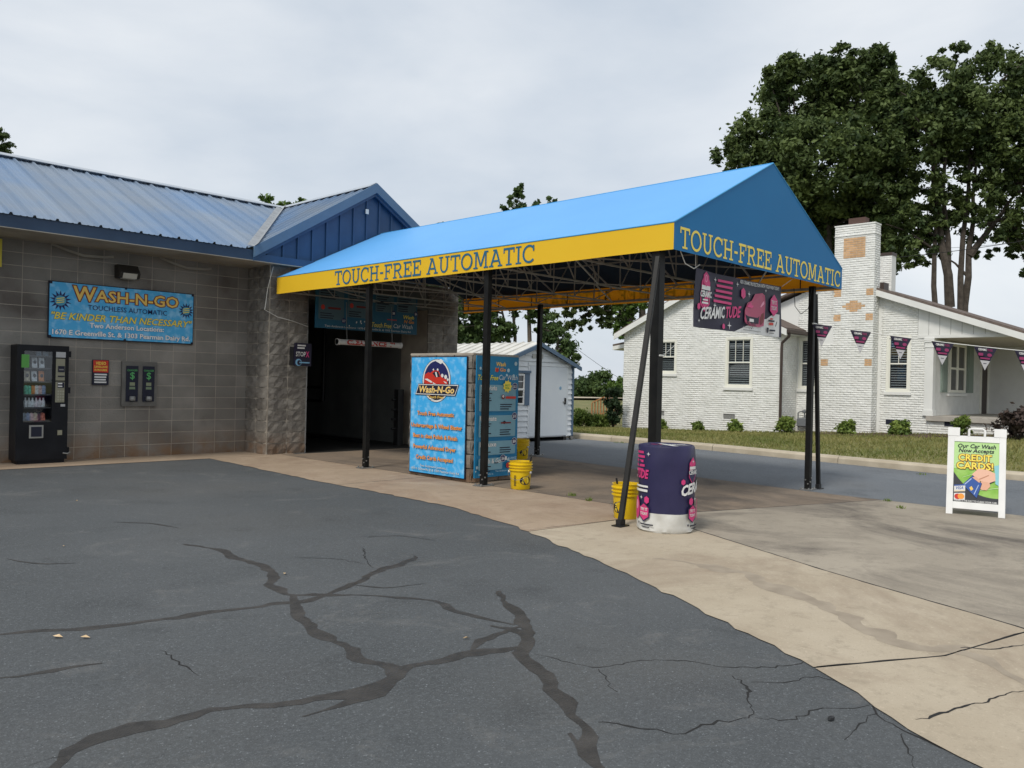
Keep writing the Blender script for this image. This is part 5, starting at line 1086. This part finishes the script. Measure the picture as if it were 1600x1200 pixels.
# roofs
def slopeprism(pts, th, name, m, parent): return MB().prism(pts, (0, 0, -th)).build(name, m, parent)
OV = .28; ze = lambda y: 4.90-.467*abs(y-WPK)
slopeprism([(WX-.22, WPK, 4.90), (WX-.22, WY1+OV, ze(WY1+OV)), (33, WY1+OV, ze(WY1+OV)), (33, WPK, 4.90)], .09, 'wing_roof', SHING, ho)
slopeprism([(WX-.22, WPK, 4.90), (WX-.22, WY0-OV, ze(WY0-OV)), (27, WY0-OV, ze(WY0-OV)), (27, WPK, 4.90)], .09, 'wing_roof', SHING, ho)
for s_, ye in ((1, WY1+OV+.02), (-1, WY0-OV-.02)):
    MB().prism([(WX-.24, WPK, 4.86), (WX-.24, ye, 4.86-.467*abs(ye-WPK)), (WX-.24, ye, 4.66-.467*abs(ye-WPK)), (WX-.24, WPK, 4.66)], (.035, 0, 0)).build('rake_board', WHITE, ho)
    MB().prism([(WX-.20, WPK, 4.79), (WX-.20, ye, 4.79-.467*abs(ye-WPK)), (WX+.0, ye, 4.79-.467*abs(ye-WPK)), (WX+.0, WPK, 4.79)], (0, 0, -.03)).build('rake_soffit', WHITE, ho)
yg = WY0-OV-.05; zg = 4.80-.467*abs(WY0-OV-WPK)
MB().box(WX-.22, yg-.06, zg-.08, MX-.01, yg+.04, zg+.05).build('gutter', BROWN, ho, bevel=.02)
MB().box(WX-.15, yg+.05, zg-.1, MX-.01, WY0, zg-.08).build('eave_soffit', WHITE, ho)
MB().tube([(WX-.10, yg, zg-.08), (WX-.10, yg, zg-.16), (WX-.05, WY0-.08, zg-.36), (WX-.05, WY0-.07, zg-.5), (WX-.05, WY0-.07, .12)], .045, 8).build('downspout', BROWN, ho)
zr = lambda y: MPZ+.16-MS*abs(y-MPK)
slopeprism([(MX-.25, MPK, zr(MPK)), (MX-.25, 4.6, zr(4.6)), (35, 4.6, zr(4.6)), (35, MPK, zr(MPK))], .07, 'main_roof', SHING, ho)
slopeprism([(MX-.25, MPK, zr(MPK)), (MX-.25, 12.4, zr(12.4)), (35, 16, zr(16)), (35, MPK, zr(MPK))], .07, 'main_roof', SHING, ho)
MB().prism([(MX-.27, MPK, zr(MPK)-.07), (MX-.27, 4.58, zr(4.58)-.07), (MX-.27, 4.58, zr(4.58)-.25), (MX-.27, MPK, zr(MPK)-.25)], (.035, 0, 0)).build('rake_board', WHITE, ho)
MB().prism([(MX-.235, MPK, zr(MPK)-.12), (MX-.235, 4.6, zr(4.6)-.12), (MX, 4.6, zr(4.6)-.12), (MX, MPK, zr(MPK)-.12)], (0, 0, -.02)).build('rake_soffit', WHITE, ho)
MB().box(CX+.45, 8.9, 4.45, 25.6, 9.02, 4.75).build('step_flashing', BROWN, ho)
# porch
x_ = 7.92
while x_ > 4.7:
    a, b = x_-.29, x_-.012; MB().prism([(MX-.012, a, 3.14), (MX-.012, b, 3.14), (MX-.012, b, zr(b)-.13), (MX-.012, a, zr(a)-.13)], (.03, 0, 0)).build('board', WHITE, ho); MB().box(MX-.008, b+.001, 3.14, MX+.018, b+.011, zr(b)-.14).build('board_gap', K('gap_grey', (.3, .3, .28), .9), ho); x_ -= .29
MB().box(MX-.03, 4.6, 3.05, MX+.2, 7.92, 3.138).build('porch_beam', WHITE, ho)
mb = MB(); mb.box(MX-.05, 7.47, .82, MX+.18, 7.70, 3.05); mb.box(MX-.075, 7.445, .82, MX+.205, 7.725, .98); mb.box(MX-.07, 7.45, 2.93, MX+.20, 7.72, 3.049); mb.box(MX-.065, 7.455, 2.78, MX+.195, 7.715, 2.81); mb.build('porch_column', WHITE, ho)
MB().box(MX-.10, 4.5, .68, 31.2, 7.62, .815).build('porch_floor', K('porch_slab', (.36, .33, .29), .8, (.44, .41, .36), 3), ho)
MB().box(MX, 4.6, -.1, 31, 7.61, .68).build('porch_base', WMORT, ho); brick_face('brick_courses', plm, .1, .68, lambda v: [(4.6, 7.61)], WBRICK, ho)
MB().box(25.4, 7.5, .82, 31.0, 7.62, 3.05).build('front_wall', K('porch_wall', (.66, .66, .63), .8, (.6, .6, .57), 5, bump=.3, bscale=25), ho)
MB().box(MX+.03, 4.6, 3.06, 31, 7.5, 3.10).build('porch_ceiling', K('porch_ceil', (.50, .46, .38), .8), ho)
MB().box(31.0, 4.0, .5, 31.15, 7.62, 3.3).build('porch_end_wall', WHITE, ho)
for a, b in ((25.92, 26.5), (28.55, 29.2)):
    mb = MB(); mb.box(a, 7.46, 1.5, b, 7.5, 3.0); mb.box(a+.08, 7.445, 1.58, b-.08, 7.461, 2.2); mb.box(a+.08, 7.445, 2.3, b-.08, 7.461, 2.92); mb.build('shutter', SAGE, ho)
mb = MB(); mb.box(26.65, 7.44, 1.5, 26.75, 7.5, 3.0); mb.box(28.15, 7.44, 1.5, 28.25, 7.5, 3.0); mb.box(26.75, 7.44, 2.9, 28.15, 7.5, 3.0); mb.box(26.75, 7.44, 1.5, 28.15, 7.5, 1.58); mb.box(27.35, 7.44, 1.58, 27.5, 7.5, 2.9); mb.box(26.75, 7.445, 2.2, 28.15, 7.5, 2.26); pw_ = mb.build('porch_window', TRIM, ho)
MB().box(26.75, 7.47, 1.58, 27.35, 7.49, 2.9).build('pane', GLASS, pw_); MB().box(27.5, 7.47, 1.58, 28.15, 7.49, 2.9).build('pane', GLASS, pw_); MB().box(26.5, 7.42, 1.40, 28.4, 7.5, 1.47).build('sill', WHITE, pw_)
mb = MB(); mb.box(30.1, 7.46, .82, 30.2, 7.5, 2.95); mb.box(30.9, 7.46, .82, 31.0, 7.5, 2.95); mb.box(30.2, 7.46, 2.85, 30.9, 7.5, 2.95); dr = mb.build('door_frame', TRIM, ho); MB().box(30.2, 7.48, .82, 30.9, 7.499, 2.85).build('door', K('door_brown', (.06, .045, .04), .5), dr)
# rear porch and stair rail
mb = MB(); mb.box(24.5, 17.60, -.2, 24.72, 17.8, 2.85); mb.box(24.46, 17.56, 1.55, 24.76, 17.84, 1.6); mb.build('rear_column', WHITE, ho)
MB().prism([(24.2, 17.5, 3.02), (24.2, 18.15, 2.92), (27, 18.15, 2.92), (27, 17.5, 3.02)], (0, 0, -.14)).build('rear_porch_fascia', WHITE, ho); MB().prism([(24.2, 17.5, 3.09), (24.2, 18.15, 2.99), (27, 18.15, 2.99), (27, 17.5, 3.09)], (0, 0, -.06)).build('rear_porch_roof', SHING, ho)
rl = thing('stair_rail', (26, 19.3, 0), 'bare wood stair railing behind the house corner', 'railing')
A_, B_ = DEP(962, 612, 33), DEP(925, 629, 33.2); zg_ = -.15
MB().beam(A_, B_, .09, .05).build('handrail', WOOD, rl); MB().beam(A_+Vector((0, 0, -.75)), B_+Vector((0, 0, -.55)), .05, .05).build('bottom_rail', WOOD, rl)
for k in range(9):
    q = A_.lerp(B_, k/8); MB().box(q.x-.02, q.y-.02, max(zg_, q.z-.85) if 0 < k < 8 else zg_, q.x+.02, q.y+.02, q.z-.02).build('baluster', WOOD, rl)
gm = thing('gas_meter', (24.95, 11.2, .3), 'grey gas meter with pipe in the house recess', 'gas meter')
q = lambda px, py: (lambda d: Vector((0, 0, H))+d*((25.0)/d.x))(ray(px, py))
a = q(1253, 660); MB().box(a.x-.06, a.y-.16, a.z-.14, a.x+.1, a.y+.16, a.z+.14).build('meter_body', K('meter_grey', (.16, .17, .18), .5), gm, bevel=.03); MB().tube([q(1247, 672), q(1247, 645), q(1251, 643), q(1257, 643), q(1257, 652)], .02, 8).build('pipe', K('meter_grey', (.16, .17, .18), .5), gm); MB().lathe([(.001, -.06), (.08, -.03), (.08, .03), (.001, .06)], 12, q(1257, 643)).build('regulator', K('meter_grey', (.16, .17, .18), .5), gm)

# ------------------------------------------------------------------ shed
sh = thing('garden_shed', (15.5, 15.5, 0), 'white portable shed with blue trim and wide door beyond the kiosk', 'shed')
SX0, SX1, SY0, SY1, SB, SE, SA = 14.02, 16.92, 13.98, 17.6, .10, 1.98, 2.50; SC = (SX0+SX1)/2
MB().prism([(SX0+.02, SY0+.02, SB), (SX1-.02, SY0+.02, SB), (SX1-.02, SY0+.02, SE), (SC, SY0+.02, SA-.04), (SX0+.02, SY0+.02, SE)], (0, SY1-SY0, 0)).build('body', SIDE, sh)
DX0, DX1, DZ1 = 15.18, 16.64, 1.93; wx0, wx1, wz0, wz1 = 14.32, 14.98, .95, 1.72
bz = SB+.02; k = 0
while bz < SA-.12:
    h = .138; lo = SX0 if bz+h < SE else SC-(SA-bz-h)/(SA-SE)*(SC-SX0)+.02; hi = SX0+SX1-lo
    iv = [(lo, hi)]
    if bz < DZ1+.02: iv = minus(iv, (DX0-.05, DX1+.05))
    if wz0-.1 < bz < wz1+.05: iv = minus(iv, (wx0-.22, wx1+.22))
    for a, b in iv:
        if b-a > .05: MB().prism([(a, SY0+.018, bz), (a, SY0-.022, bz), (a, SY0+.008, bz+h-.002), (a, SY0+.018, bz+h-.002)], (b-a, 0, 0)).build('siding_board', SIDE, sh)
    bz += h
dr = MB().box(DX0, SY0-.025, SB+.03, DX1, SY0+.015, DZ1).build('door', K('shed_door', (.62, .66, .70), .5, (.66, .70, .73), 2), sh, bevel=.006)
MB().box(DX1-.10, SY0-.06, .95, DX1-.06, SY0-.025, 1.12).build('handle', BLACK, dr); MB().box(DX1-.16, SY0-.055, 1.0, DX1-.06, SY0-.026, 1.03).build('handle', GALV, dr); MB().tube([(DX1-.27, SY0-.03, 1.38), (DX1-.27, SY0-.026, 1.38)], .045, 14).build('sticker', K('sticker_blue', (.2, .36, .5), .5), dr)
mb = MB(); mb.box(DX0-.06, SY0-.03, DZ1+.005, DX1+.06, SY0+.015, DZ1+.08); mb.box(DX1+.002, SY0-.02, SB, DX1+.05, SY0+.015, DZ1); mb.box(DX0-.05, SY0-.02, SB, DX0-.002, SY0+.015, DZ1); mb.build('door_trim', SIDE, sh)
MB().box(SX1-.06, SY0-.03, SB, SX1+.01, SY0+.04, SE).build('corner_trim', STRIM, sh); MB().box(SX0-.01, SY0-.03, SB, SX0+.06, SY0+.04, SE).build('corner_trim', STRIM, sh)
for s_ in (-1, 1):
    xe = SC+s_*1.62; ze_ = SE-.06
    MB().prism([(SC, SY0-.16, SA+.03), (xe, SY0-.16, ze_+.03), (xe, SY0-.16, ze_-.07), (SC, SY0-.16, SA-.07)], (0, .04, 0)).build('rake_trim', STRIM, sh)
    n_ = 12; 
    for k in range(n_):
        ya = SY0-.12+(SY1-SY0+.24)*k/n_; yb = SY0-.12+(SY1-SY0+.24)*(k+1)/n_
        mb = MB(); mb.prism([(SC, ya, SA+.045), (xe, ya, ze_+.045), (xe, yb-.03, ze_+.045), (SC, yb-.03, SA+.045)], (0, 0, -.012)); mb.prism([(SC, yb-.03, SA+.075), (xe, yb-.03, ze_+.075), (xe, yb-.002, ze_+.075), (SC, yb-.002, SA+.075)], (0, 0, -.042)); mb.build('roof_sheet', SROOF, sh)
for a in (SC-.14, SC+.12):
    MB().box(a-.07, SY0-.03, 2.13, a+.07, SY0-.008, 2.24).build('vent', K('vent_grey', (.4, .4, .38), .6), sh)
so_ = MB(); so_.box(wx0, SY0-.03, wz0, wx1, SY0+.016, wz0+.04); so_.box(wx0, SY0-.03, wz1-.04, wx1, SY0+.016, wz1); so_.box(wx0, SY0-.03, wz0+.04, wx0+.04, SY0+.016, wz1-.04); so_.box(wx1-.04, SY0-.03, wz0+.04, wx1, SY0+.016, wz1-.04); so_.box(wx0+.04, SY0-.03, (wz0+wz1)/2-.025, wx1-.04, SY0+.016, (wz0+wz1)/2+.025)
for f in (.25, .75): so_.box(wx0+.04, SY0-.024, wz0+(wz1-wz0)*f-.01, wx1-.04, SY0+.01, wz0+(wz1-wz0)*f+.01)
so_.box((wx0+wx1)/2-.01, SY0-.026, wz0+.04, (wx0+wx1)/2+.01, SY0+.01, wz1-.04); wn = so_.build('window', PLASW, sh); MB().box(wx0+.03, SY0-.005, wz0+.03, wx1-.03, SY0+.005, wz1-.03).build('pane', GLASS, wn)
for a, b in ((wx0-.19, wx0-.01), (wx1+.01, wx1+.19)): MB().box(a, SY0-.03, wz0-.02, b, SY0+.005, wz1+.02).build('shutter', STRIM, sh)
MB().box(wx0-.22, SY0-.05, wz1+.025, wx1+.22, SY0+.005, wz1+.085).build('window_head', STRIM, sh)
for a in (SX0+.3, SC, SX1-.35): MB().box(a, SY0, .003, a+.12, SY1, SB-.001).build('skid', BLACK, sh)
MB().tube([(SX1-.02, SY0-.03, .06), (SX1-.02, SY0+.05, .06)], .06, 12).build('wheel', GALV, sh)

# ------------------------------------------------------------------ bunting
PMAG = K('pennant_magenta', (.26, .03, .11), .55)
bu = thing('pennant_bunting', (13, 3.5, 2.2), 'string of dark purple and white pennants crossing before the house', 'bunting')
s0, s1 = Vector((12.46, 5.46, 2.53)), Vector((13.75, 1.2, 1.97))
cat_ = lambda t: s0.lerp(s1, t)-Vector((0, 0, .10*4*t*(1-t)*.7))
MB().tube([cat_(t) for t in np.linspace(0, 1, 25)], .006, 5).build('string', CORD, bu)
for k, t in enumerate((.03, .155, .28, .405, .527, .64, .75, .86)):
    a = cat_(t); d = (s1-s0).normalized(); n_ = Vector((-d.y, d.x, 0)).normalized(); n_ = -n_ if n_.x > 0 else n_; wv = random.uniform(-.05, .05)
    pt = Plane(a-d*.15-Vector((0, 0, .34))+n_*wv, d, Vector((0, 0, 1))-n_*wv*2.5, n_); mb = MB(); W_ = .30
    mb.add([pt.p(0, .34), pt.p(.15, .345), pt.p(W_, .34), pt.p(.215, .15, .012), pt.p(.085, .15, -.008), pt.p(.15, 0)], [(0, 4, 3, 1), (1, 3, 2), (4, 5, 3)])
    o = mb.build('pennant', PNAVY, bu)
    pr = Print(pt); pr.h = .014
    pr.poly([(.06, .11), (.24, .11), (.15, .0)] and [(.088, .145), (.212, .145), (.15, .004)], K('pennant_tip_shaded', (.46, .46, .47), .6)); pr.text('CERAMIC', .06, .17, .285, .03, PWHITE, .03); pr.text('TUDE', .175, .24, .285, .03, PMAG, .03); pr.rect(.065, .21, .125, .25, PMAG, .008); pr.ell(.205, .23, .03, .025, PMAG, 10); pr.rect(.09, .165, .21, .188, PMAG); pr.rect(.13, .10, .17, .108, INK)  # white tip painted grey: its shade is put into the colour
    pr.build(o)
MB().tube([(8.15, 5.42, 1.86), (8.27, 5.44, 1.86)], .012, 6).build('tie_knot', CORD, bu)
MB().tube([(12.44, 5.45, 2.53), (12.56, 5.45, 2.53)], .014, 6).build('tie_knot', CORD, bu)
sp_ = thing('bunting_pole', (13.75, 1.2, 0), 'thin dark pole holding the far end of the bunting', 'pole'); MB().tube([(13.75, 1.2, -.1), (13.75, 1.2, 2.02)], .025, 8).build('shaft', POST, sp_)

# ------------------------------------------------------------------ vegetation
def leaves(centres, radii, per, size, squash=.75, droop=0.):
    """leaf-sized quads scattered through clumps; returns V, F, tint"""
    C = np.repeat(centres, per, axis=0); Rd = np.repeat(radii, per)[:, None]; n = len(C)
    d = rng.normal(size=(n, 3)); d /= np.linalg.norm(d, axis=1)[:, None]; rad = np.clip(np.abs(rng.normal(.45, .42, (n, 1))), 0, 1.6)
    P = C+d*rad*Rd*np.array([1, 1, squash]); nrm = d*.7+rng.normal(size=(n, 3))*.6+np.array([0, 0, .35]); nrm /= np.linalg.norm(nrm, axis=1)[:, None]
    t = np.cross(nrm, rng.normal(size=(n, 3))); t /= np.linalg.norm(t, axis=1)[:, None]; b = np.cross(nrm, t)
    s = size*rng.uniform(.6, 1.35, (n, 1)); V = np.stack([P-t*s, P-b*s*.5+t*s*.1, P+t*s, P+b*s*.5+t*s*.1], 1).reshape(-1, 3)
    F = np.arange(4*n).reshape(n, 4); ct = np.repeat(rng.uniform(.0, .75, len(centres)), per)
    tint = np.clip(ct+rng.uniform(-.15, .3, n), 0, 1)
    return V, F, np.repeat(tint, 4)
def clumps(blobs, k, rr=(.22, .4), shell=.55):
    C = []; Rr_ = []
    for (c, rx, rz) in blobs:
        m = max(12, int(k*9*(rx*rz)))
        d = rng.normal(size=(m, 3)); d /= np.linalg.norm(d, axis=1)[:, None]; rad = rng.uniform(shell**3, 1, m)**(1/3)
        C.append(np.array(c)+d*rad[:, None]*np.array([rx, rx, rz])*.86); Rr_.append(rng.uniform(*rr, m)*min(rx, rz))
    return np.concatenate(C), np.concatenate(Rr_)
def tree(name, label, px, D, blobs, trunks, m, bark, size, k=1.6, per=70, rr=(.22, .4), group=None, limb=26):
    W = []
    for bx_, by_, rx, ry in blobs: c = DEP(bx_, by_, D+random.uniform(-1, 1)*rx*D/FPX*.5); W.append((tuple(c), rx*D/FPX, ry*D/FPX))
    base = DEP(px, 620, D); base.z = -.3; t = thing(name, base, label, 'tree', group)
    C, Rd = clumps(W, k, rr); V, F, T = leaves(C, Rd, max(20, int(per*1.05)), size*.78); np_mesh('crown', V, F, m, t, T)
    mb = MB(); tops = []
    for (a, b, r0) in trunks:
        p0 = DEP(a[0], a[1], D); p0.z = max(-.3, p0.z) if a[1] < 600 else -.3; p1 = DEP(b[0], b[1], D)
        n = 7; jit = [Vector((random.gauss(0, .12), random.gauss(0, .12), 0)) for _ in range(n)]
        pts = [p0.lerp(p1, i/(n-1))+(jit[i]*(p1-p0).length*.06 if 0 < i < n-1 else Vector()) for i in range(n)]
        mb.tube(pts, [r0*(1-.72*i/(n-1)) for i in range(n)], 7); tops.append(pts)
    for i in rng.choice(len(C), min(limb, len(C)), replace=False):
        c = Vector(C[i]); pts = min(tops, key=lambda P: (P[-1]-c).length); s_ = min(pts[2:], key=lambda p: (p-c).length+max(0, p.z-c.z)*3)
        mid = s_.lerp(c, .5)+Vector((0, 0, (c-s_).length*.08)); mb.tube([s_, mid, c], [.09, .055, .02] if size > .15 else [.05, .03, .012], 5)
    mb.build('trunk', bark, t); return t
G_ = 'trees behind the house'
tree('oak_tree', 'huge dark oak crown left behind the white chimney', 1290, 48, [(1255, 150, 85, 70), (1335, 135, 80, 62), (1195, 225, 70, 62), (1290, 260, 110, 85), (1385, 190, 55, 75), (1370, 300, 65, 75), (1145, 248, 36, 30), (1230, 310, 70, 55), (1330, 355, 75, 60), (1390, 380, 35, 40), (1270, 370, 60, 50), (1225, 110, 35, 30), (1310, 95, 40, 25), (1370, 95, 35, 25)], [((1292, 620), (1290, 300), .55), ((1296, 560), (1340, 280), .38), ((1288, 540), (1240, 280), .34), ((1280, 580), (1225, 300), .3), ((1310, 580), (1380, 250), .3)], LF1, BARK, .20, 1.9, 95, (.16, .30), G_, 40)
tree('oak_tree', 'tall oak with several bare stems rising right behind porch roof', 1488, 44, [(1470, 140, 60, 55), (1550, 130, 62, 62), (1610, 150, 55, 60), (1435, 215, 55, 60), (1510, 220, 70, 60), (1580, 230, 65, 60), (1440, 300, 50, 42), (1530, 300, 62, 35), (1610, 310, 50, 50), (1590, 365, 50, 26), (1425, 365, 40, 32), (1445, 400, 34, 20), (1400, 330, 36, 50), (1480, 335, 45, 28), (1560, 395, 40, 12), (1620, 385, 50, 28), (1545, 350, 55, 36), (1640, 425, 50, 22), (1405, 400, 40, 34), (1445, 350, 45, 36), (1470, 385, 26, 22), (1550, 85, 25, 25), (1490, 85, 28, 22), (1640, 240, 45, 80), (1415, 150, 34, 44), (1600, 215, 50, 60), (1555, 180, 60, 55), (1575, 285, 50, 45), (1500, 180, 60, 55), (1450, 175, 50, 50), (1405, 270, 36, 40), (1620, 100, 40, 30)], [((1485, 620), (1478, 230), .27), ((1492, 560), (1520, 180), .2), ((1462, 560), (1462, 220), .18), ((1505, 520), (1525, 260), .22), ((1515, 400), (1590, 300), .2), ((1484, 480), (1450, 180), .26), ((1540, 350), (1610, 330), .14)], LF1, BARK, .17, 1.75, 80, (.16, .32), G_, 46)
tree('ash_tree', 'tree with pale forked stems seen under canopy behind the shed', 822, 40, [(745, 455, 50, 50), (720, 520, 40, 34), (775, 515, 34, 30), (800, 420, 40, 34), (850, 420, 40, 30), (815, 352, 45, 28), (805, 322, 24, 26), (812, 302, 12, 16), (853, 322, 22, 22), (700, 400, 40, 50), (697, 352, 14, 10), (880, 440, 30, 24), (740, 535, 40, 22), (765, 515, 45, 28), (700, 530, 40, 36), (850, 500, 26, 30), (815, 470, 34, 34), (690, 470, 40, 60)], [((805, 640), (800, 400), .13), ((822, 640), (828, 330), .15), ((838, 620), (862, 400), .10), ((800, 560), (770, 420), .08)], LF2, BARKL, .15, 5, 42, (.14, .28), 'trees beyond the shed', 30)
tree('oak_tree', 'overhanging oak branches left of the house gable', 985, 37, [(905, 425, 36, 30), (950, 435, 45, 40), (925, 482, 32, 20), (955, 500, 24, 26), (1000, 440, 40, 50), (893, 478, 24, 16), (945, 470, 44, 26), (870, 450, 26, 22), (885, 500, 26, 20), (912, 508, 28, 14), (975, 480, 26, 34), (910, 455, 44, 26)], [((1010, 640), (1000, 440), .35), ((1000, 520), (930, 440), .14), ((990, 480), (900, 450), .09)], LF1, BARK, .14, 5, 42, (.14, .28), 'trees beyond the shed', 26)
tree('maple_tree', 'bright green maple foliage touching the house eave', 990, 34, [(985, 470, 30, 36), (975, 515, 18, 22), (1005, 450, 22, 25)], [((990, 640), (986, 480), .16)], LF3, BARK, .14, 6, 45, (.16, .3), 'trees beyond the shed', 10)
tree('cedar_tree', 'leafy green tree close behind the shed roof', 872, 27, [(872, 535, 30, 36), (888, 560, 20, 22), (858, 515, 18, 24), (880, 595, 20, 40)], [((872, 660), (872, 530), .12)], LF2, BARK, .10, 9, 60, (.25, .45), 'trees beyond the shed', 12)
for j, (px, py, rx, ry, lab) in enumerate([(908, 612, 26, 34, 'rounded distant tree just right of the shed'), (938, 600, 24, 32, 'tallest distant tree between shed and house'), (968, 615, 26, 34, 'distant tree half hidden by the house corner'), (920, 634, 34, 14, 'low distant thicket along the far road')]):
    tree('distant_tree', lab, px, 82, [(px, py, rx, ry*.8), (px-8, py+14, rx*.8, ry*.6)], [((px, 645), (px, py), .2)], LF3 if j == 2 else LF2, BARK, .22, 3.2, 70, (.2, .36), 'distant trees past the field', 8)
tree('background_tree', 'tree top peeking above the car wash roof valley', 445, 46, [(428, 324, 28, 24), (468, 324, 22, 18), (445, 350, 50, 36)], [((445, 640), (445, 350), .25)], LF3, BARK, .16, 2.4, 60, (.2, .36), None, 12)
tree('background_tree', 'dark tree top at the far left above the roof ridge', -15, 42, [(-12, 225, 30, 30), (2, 210, 14, 14), (-30, 260, 40, 50)], [((-20, 640), (-15, 240), .25)], LF1, BARK, .14, 2.6, 60, (.2, .36), None, 12)
for j, (px, lab) in enumerate([(640, 'hidden row tree left of the ash')]): tree('background_tree', 'tree top showing above the canopy ridge junction', 690, 50, [(692, 358, 22, 18), (680, 400, 40, 40)], [((690, 640), (690, 380), .22)], LF2, BARK, .16, 2.4, 60, (.2, .36), None, 10)
def bush(px, py, X, rx, rz, m, lab, name='shrub', per=60, size=.055, k=34):
    d = ray(px, py); c = Vector((0, 0, H))+d*(X/d.x); z0 = landz(c.x, c.y); t = thing(name, (c.x, c.y, z0), lab, 'shrub', 'shrubs along the house')
    cl_ = []; rd_ = []
    for _ in range(k): a = random.random()*6.28; q_ = random.random()**.5; zz = random.uniform(.2, 1); cl_.append((c.x+math.cos(a)*q_*rx*(1.05-.55*zz), c.y+math.sin(a)*q_*rx*(1.05-.55*zz), z0+zz*rz*1.6)); rd_.append(rx*random.uniform(.28, .45))
    V_, F_, T_ = leaves(np.array(cl_), np.array(rd_), per, size); np_mesh('foliage', V_, F_, m, t, T_)
    mb = MB(); [mb.tube([(c.x, c.y, z0-.03), tuple(q_)], .012, 5) for q_ in cl_[::3]]; mb.build('stem', BARK, t)
for px, py, X_, rx, rz, lab in [(1034, 668, 23.5, .24, .24, 'small green shrub left of the big canopy post'), (1090, 670, 23.4, .26, .24, 'small green shrub below the narrow window right of post'), (1148, 671, 23.3, .30, .26, 'green shrub under the wide wing window'), (1229, 672, 23.7, .32, .30, 'green shrub at the foot of the downspout'), (1322, 672, 24.0, .32, .28, 'green shrub before the chimney base'), (1408, 674, 24.4, .36, .32, 'green shrub under the window right of chimney'), (1501, 672, 24.3, .34, .32, 'yellow green shrub below the porch floor'), (905, 668, 23, .55, .42, 'leafy shrub nearest the shed corner'), (925, 668, 23.2, .5, .36, 'leafy shrub at the foot of the stair rail'), (942, 668, 23.2, .45, .32, 'low leafy shrub left of the dark conical bush')]: bush(px, py, X_, rx*random.uniform(.75, .98), rz*random.uniform(.7, 1), LFS, lab)
bush(957, 668, 23.2, .42, .85, LFD, 'dark conical holly bush at the house corner', 'holly_bush', 80, .07, 30)
bush(1592, 674, 24.0, .62, .42, LFP, 'purple brown shrub at the right edge before the porch', 'loropetalum_shrub', 70, .07, 30)
sheet('mulch_bed', [(23.3, 7), (23.9, 7), (23.95, 17.4), (23.2, 17.4)], SOIL, .012, .6, zf=landz); sheet('mulch_bed', [(23.9, 1), (25.15, 1), (25.15, 11.5), (23.9, 11.5)], SOIL, .014, .6, zf=landz)
n = 42000; gx = 17.65+rng.random(n)**.9*7.2; gy = rng.uniform(-.5, 20, n); keep = ~((gx > 23.4) & (rng.random(n) < .6)); gx, gy = gx[keep], gy[keep]; n = len(gx)
gzv = np.array([landz(a, b) for a, b in zip(gx, gy)]); hh = rng.uniform(.03, .085, n); an = rng.uniform(0, 6.28, n); wd = rng.uniform(.010, .022, n); lean = rng.normal(0, .03, (n, 2))
V = np.stack([np.stack([gx-np.cos(an)*wd, gy-np.sin(an)*wd, gzv], 1), np.stack([gx+np.cos(an)*wd, gy+np.sin(an)*wd, gzv], 1), np.stack([gx+lean[:, 0], gy+lean[:, 1], gzv+hh], 1)], 1).reshape(-1, 3)
pat = .5+.5*np.sin(gx*1.3+np.sin(gy*.9)*2)*np.cos(gy*.8+gx*.4); tn = np.clip(pat*.5+rng.uniform(0, .5, n), 0, 1)
o = np_mesh('grass', V, np.arange(3*n).reshape(n, 3), GRB, None, np.repeat(tn, 3)); tag(o, 'short patchy grass between kerb and house', 'grass', kind='stuff')
# weeds in the joints
for px, py, lab in [(968, 692, 'green weed tuft in the kerb gutter near barrel'), (1440, 734, 'green weed tuft in the kerb gutter left of sign'), (893, 774, 'small weed in the slab joint left of bucket'), (922, 782, 'smaller weed in the slab joint beside the brace'), (1408, 786, 'dark weed at the lane edge left of sign board'), (1388, 774, 'pale weed at the lane edge behind sign board')]:
    p = G(px, py); z0 = gz(p.x, p.y); m_ = 26; V_ = []
    for _ in range(m_):
        a = random.random()*6.28; r_ = random.random()*.16 if py < 740 else random.random()*.07; x_, y_ = p.x+r_*math.cos(a), p.y+r_*math.sin(a); hh_ = random.uniform(.02, .06); b = random.random()*6.28
        V_ += [(x_-.008*math.cos(b), y_-.008*math.sin(b), z0), (x_+.008*math.cos(b), y_+.008*math.sin(b), z0), (x_+random.gauss(0, .02), y_+random.gauss(0, .02), z0+hh_)]
    t = tag(np_mesh('weed', np.array(V_), np.arange(3*m_).reshape(m_, 3), LFS, None, rng.random(3*m_)), lab, 'weed', 'weeds in the paving')
# overhead wires
for a, b, r_, lab in [((1240, 413, 30), (1700, 357, 34), .013, 'dark overhead wire passing in front of the chimney'), ((1390, 388, 60), (1640, 372, 55), .012, 'thin overhead wire among the oak stems'), ((870, 520, 70), (1000, 610, 75), .016, 'faint overhead wire sloping down between shed and house')]:
    A_ = DEP(*a); B_ = DEP(*b); o = MB().tube([A_.lerp(B_, t)-Vector((0, 0, .25*4*t*(1-t))) for t in np.linspace(0, 1, 13)], r_, 5).build('overhead_wire', WIRE); tag(o, lab, 'wire')
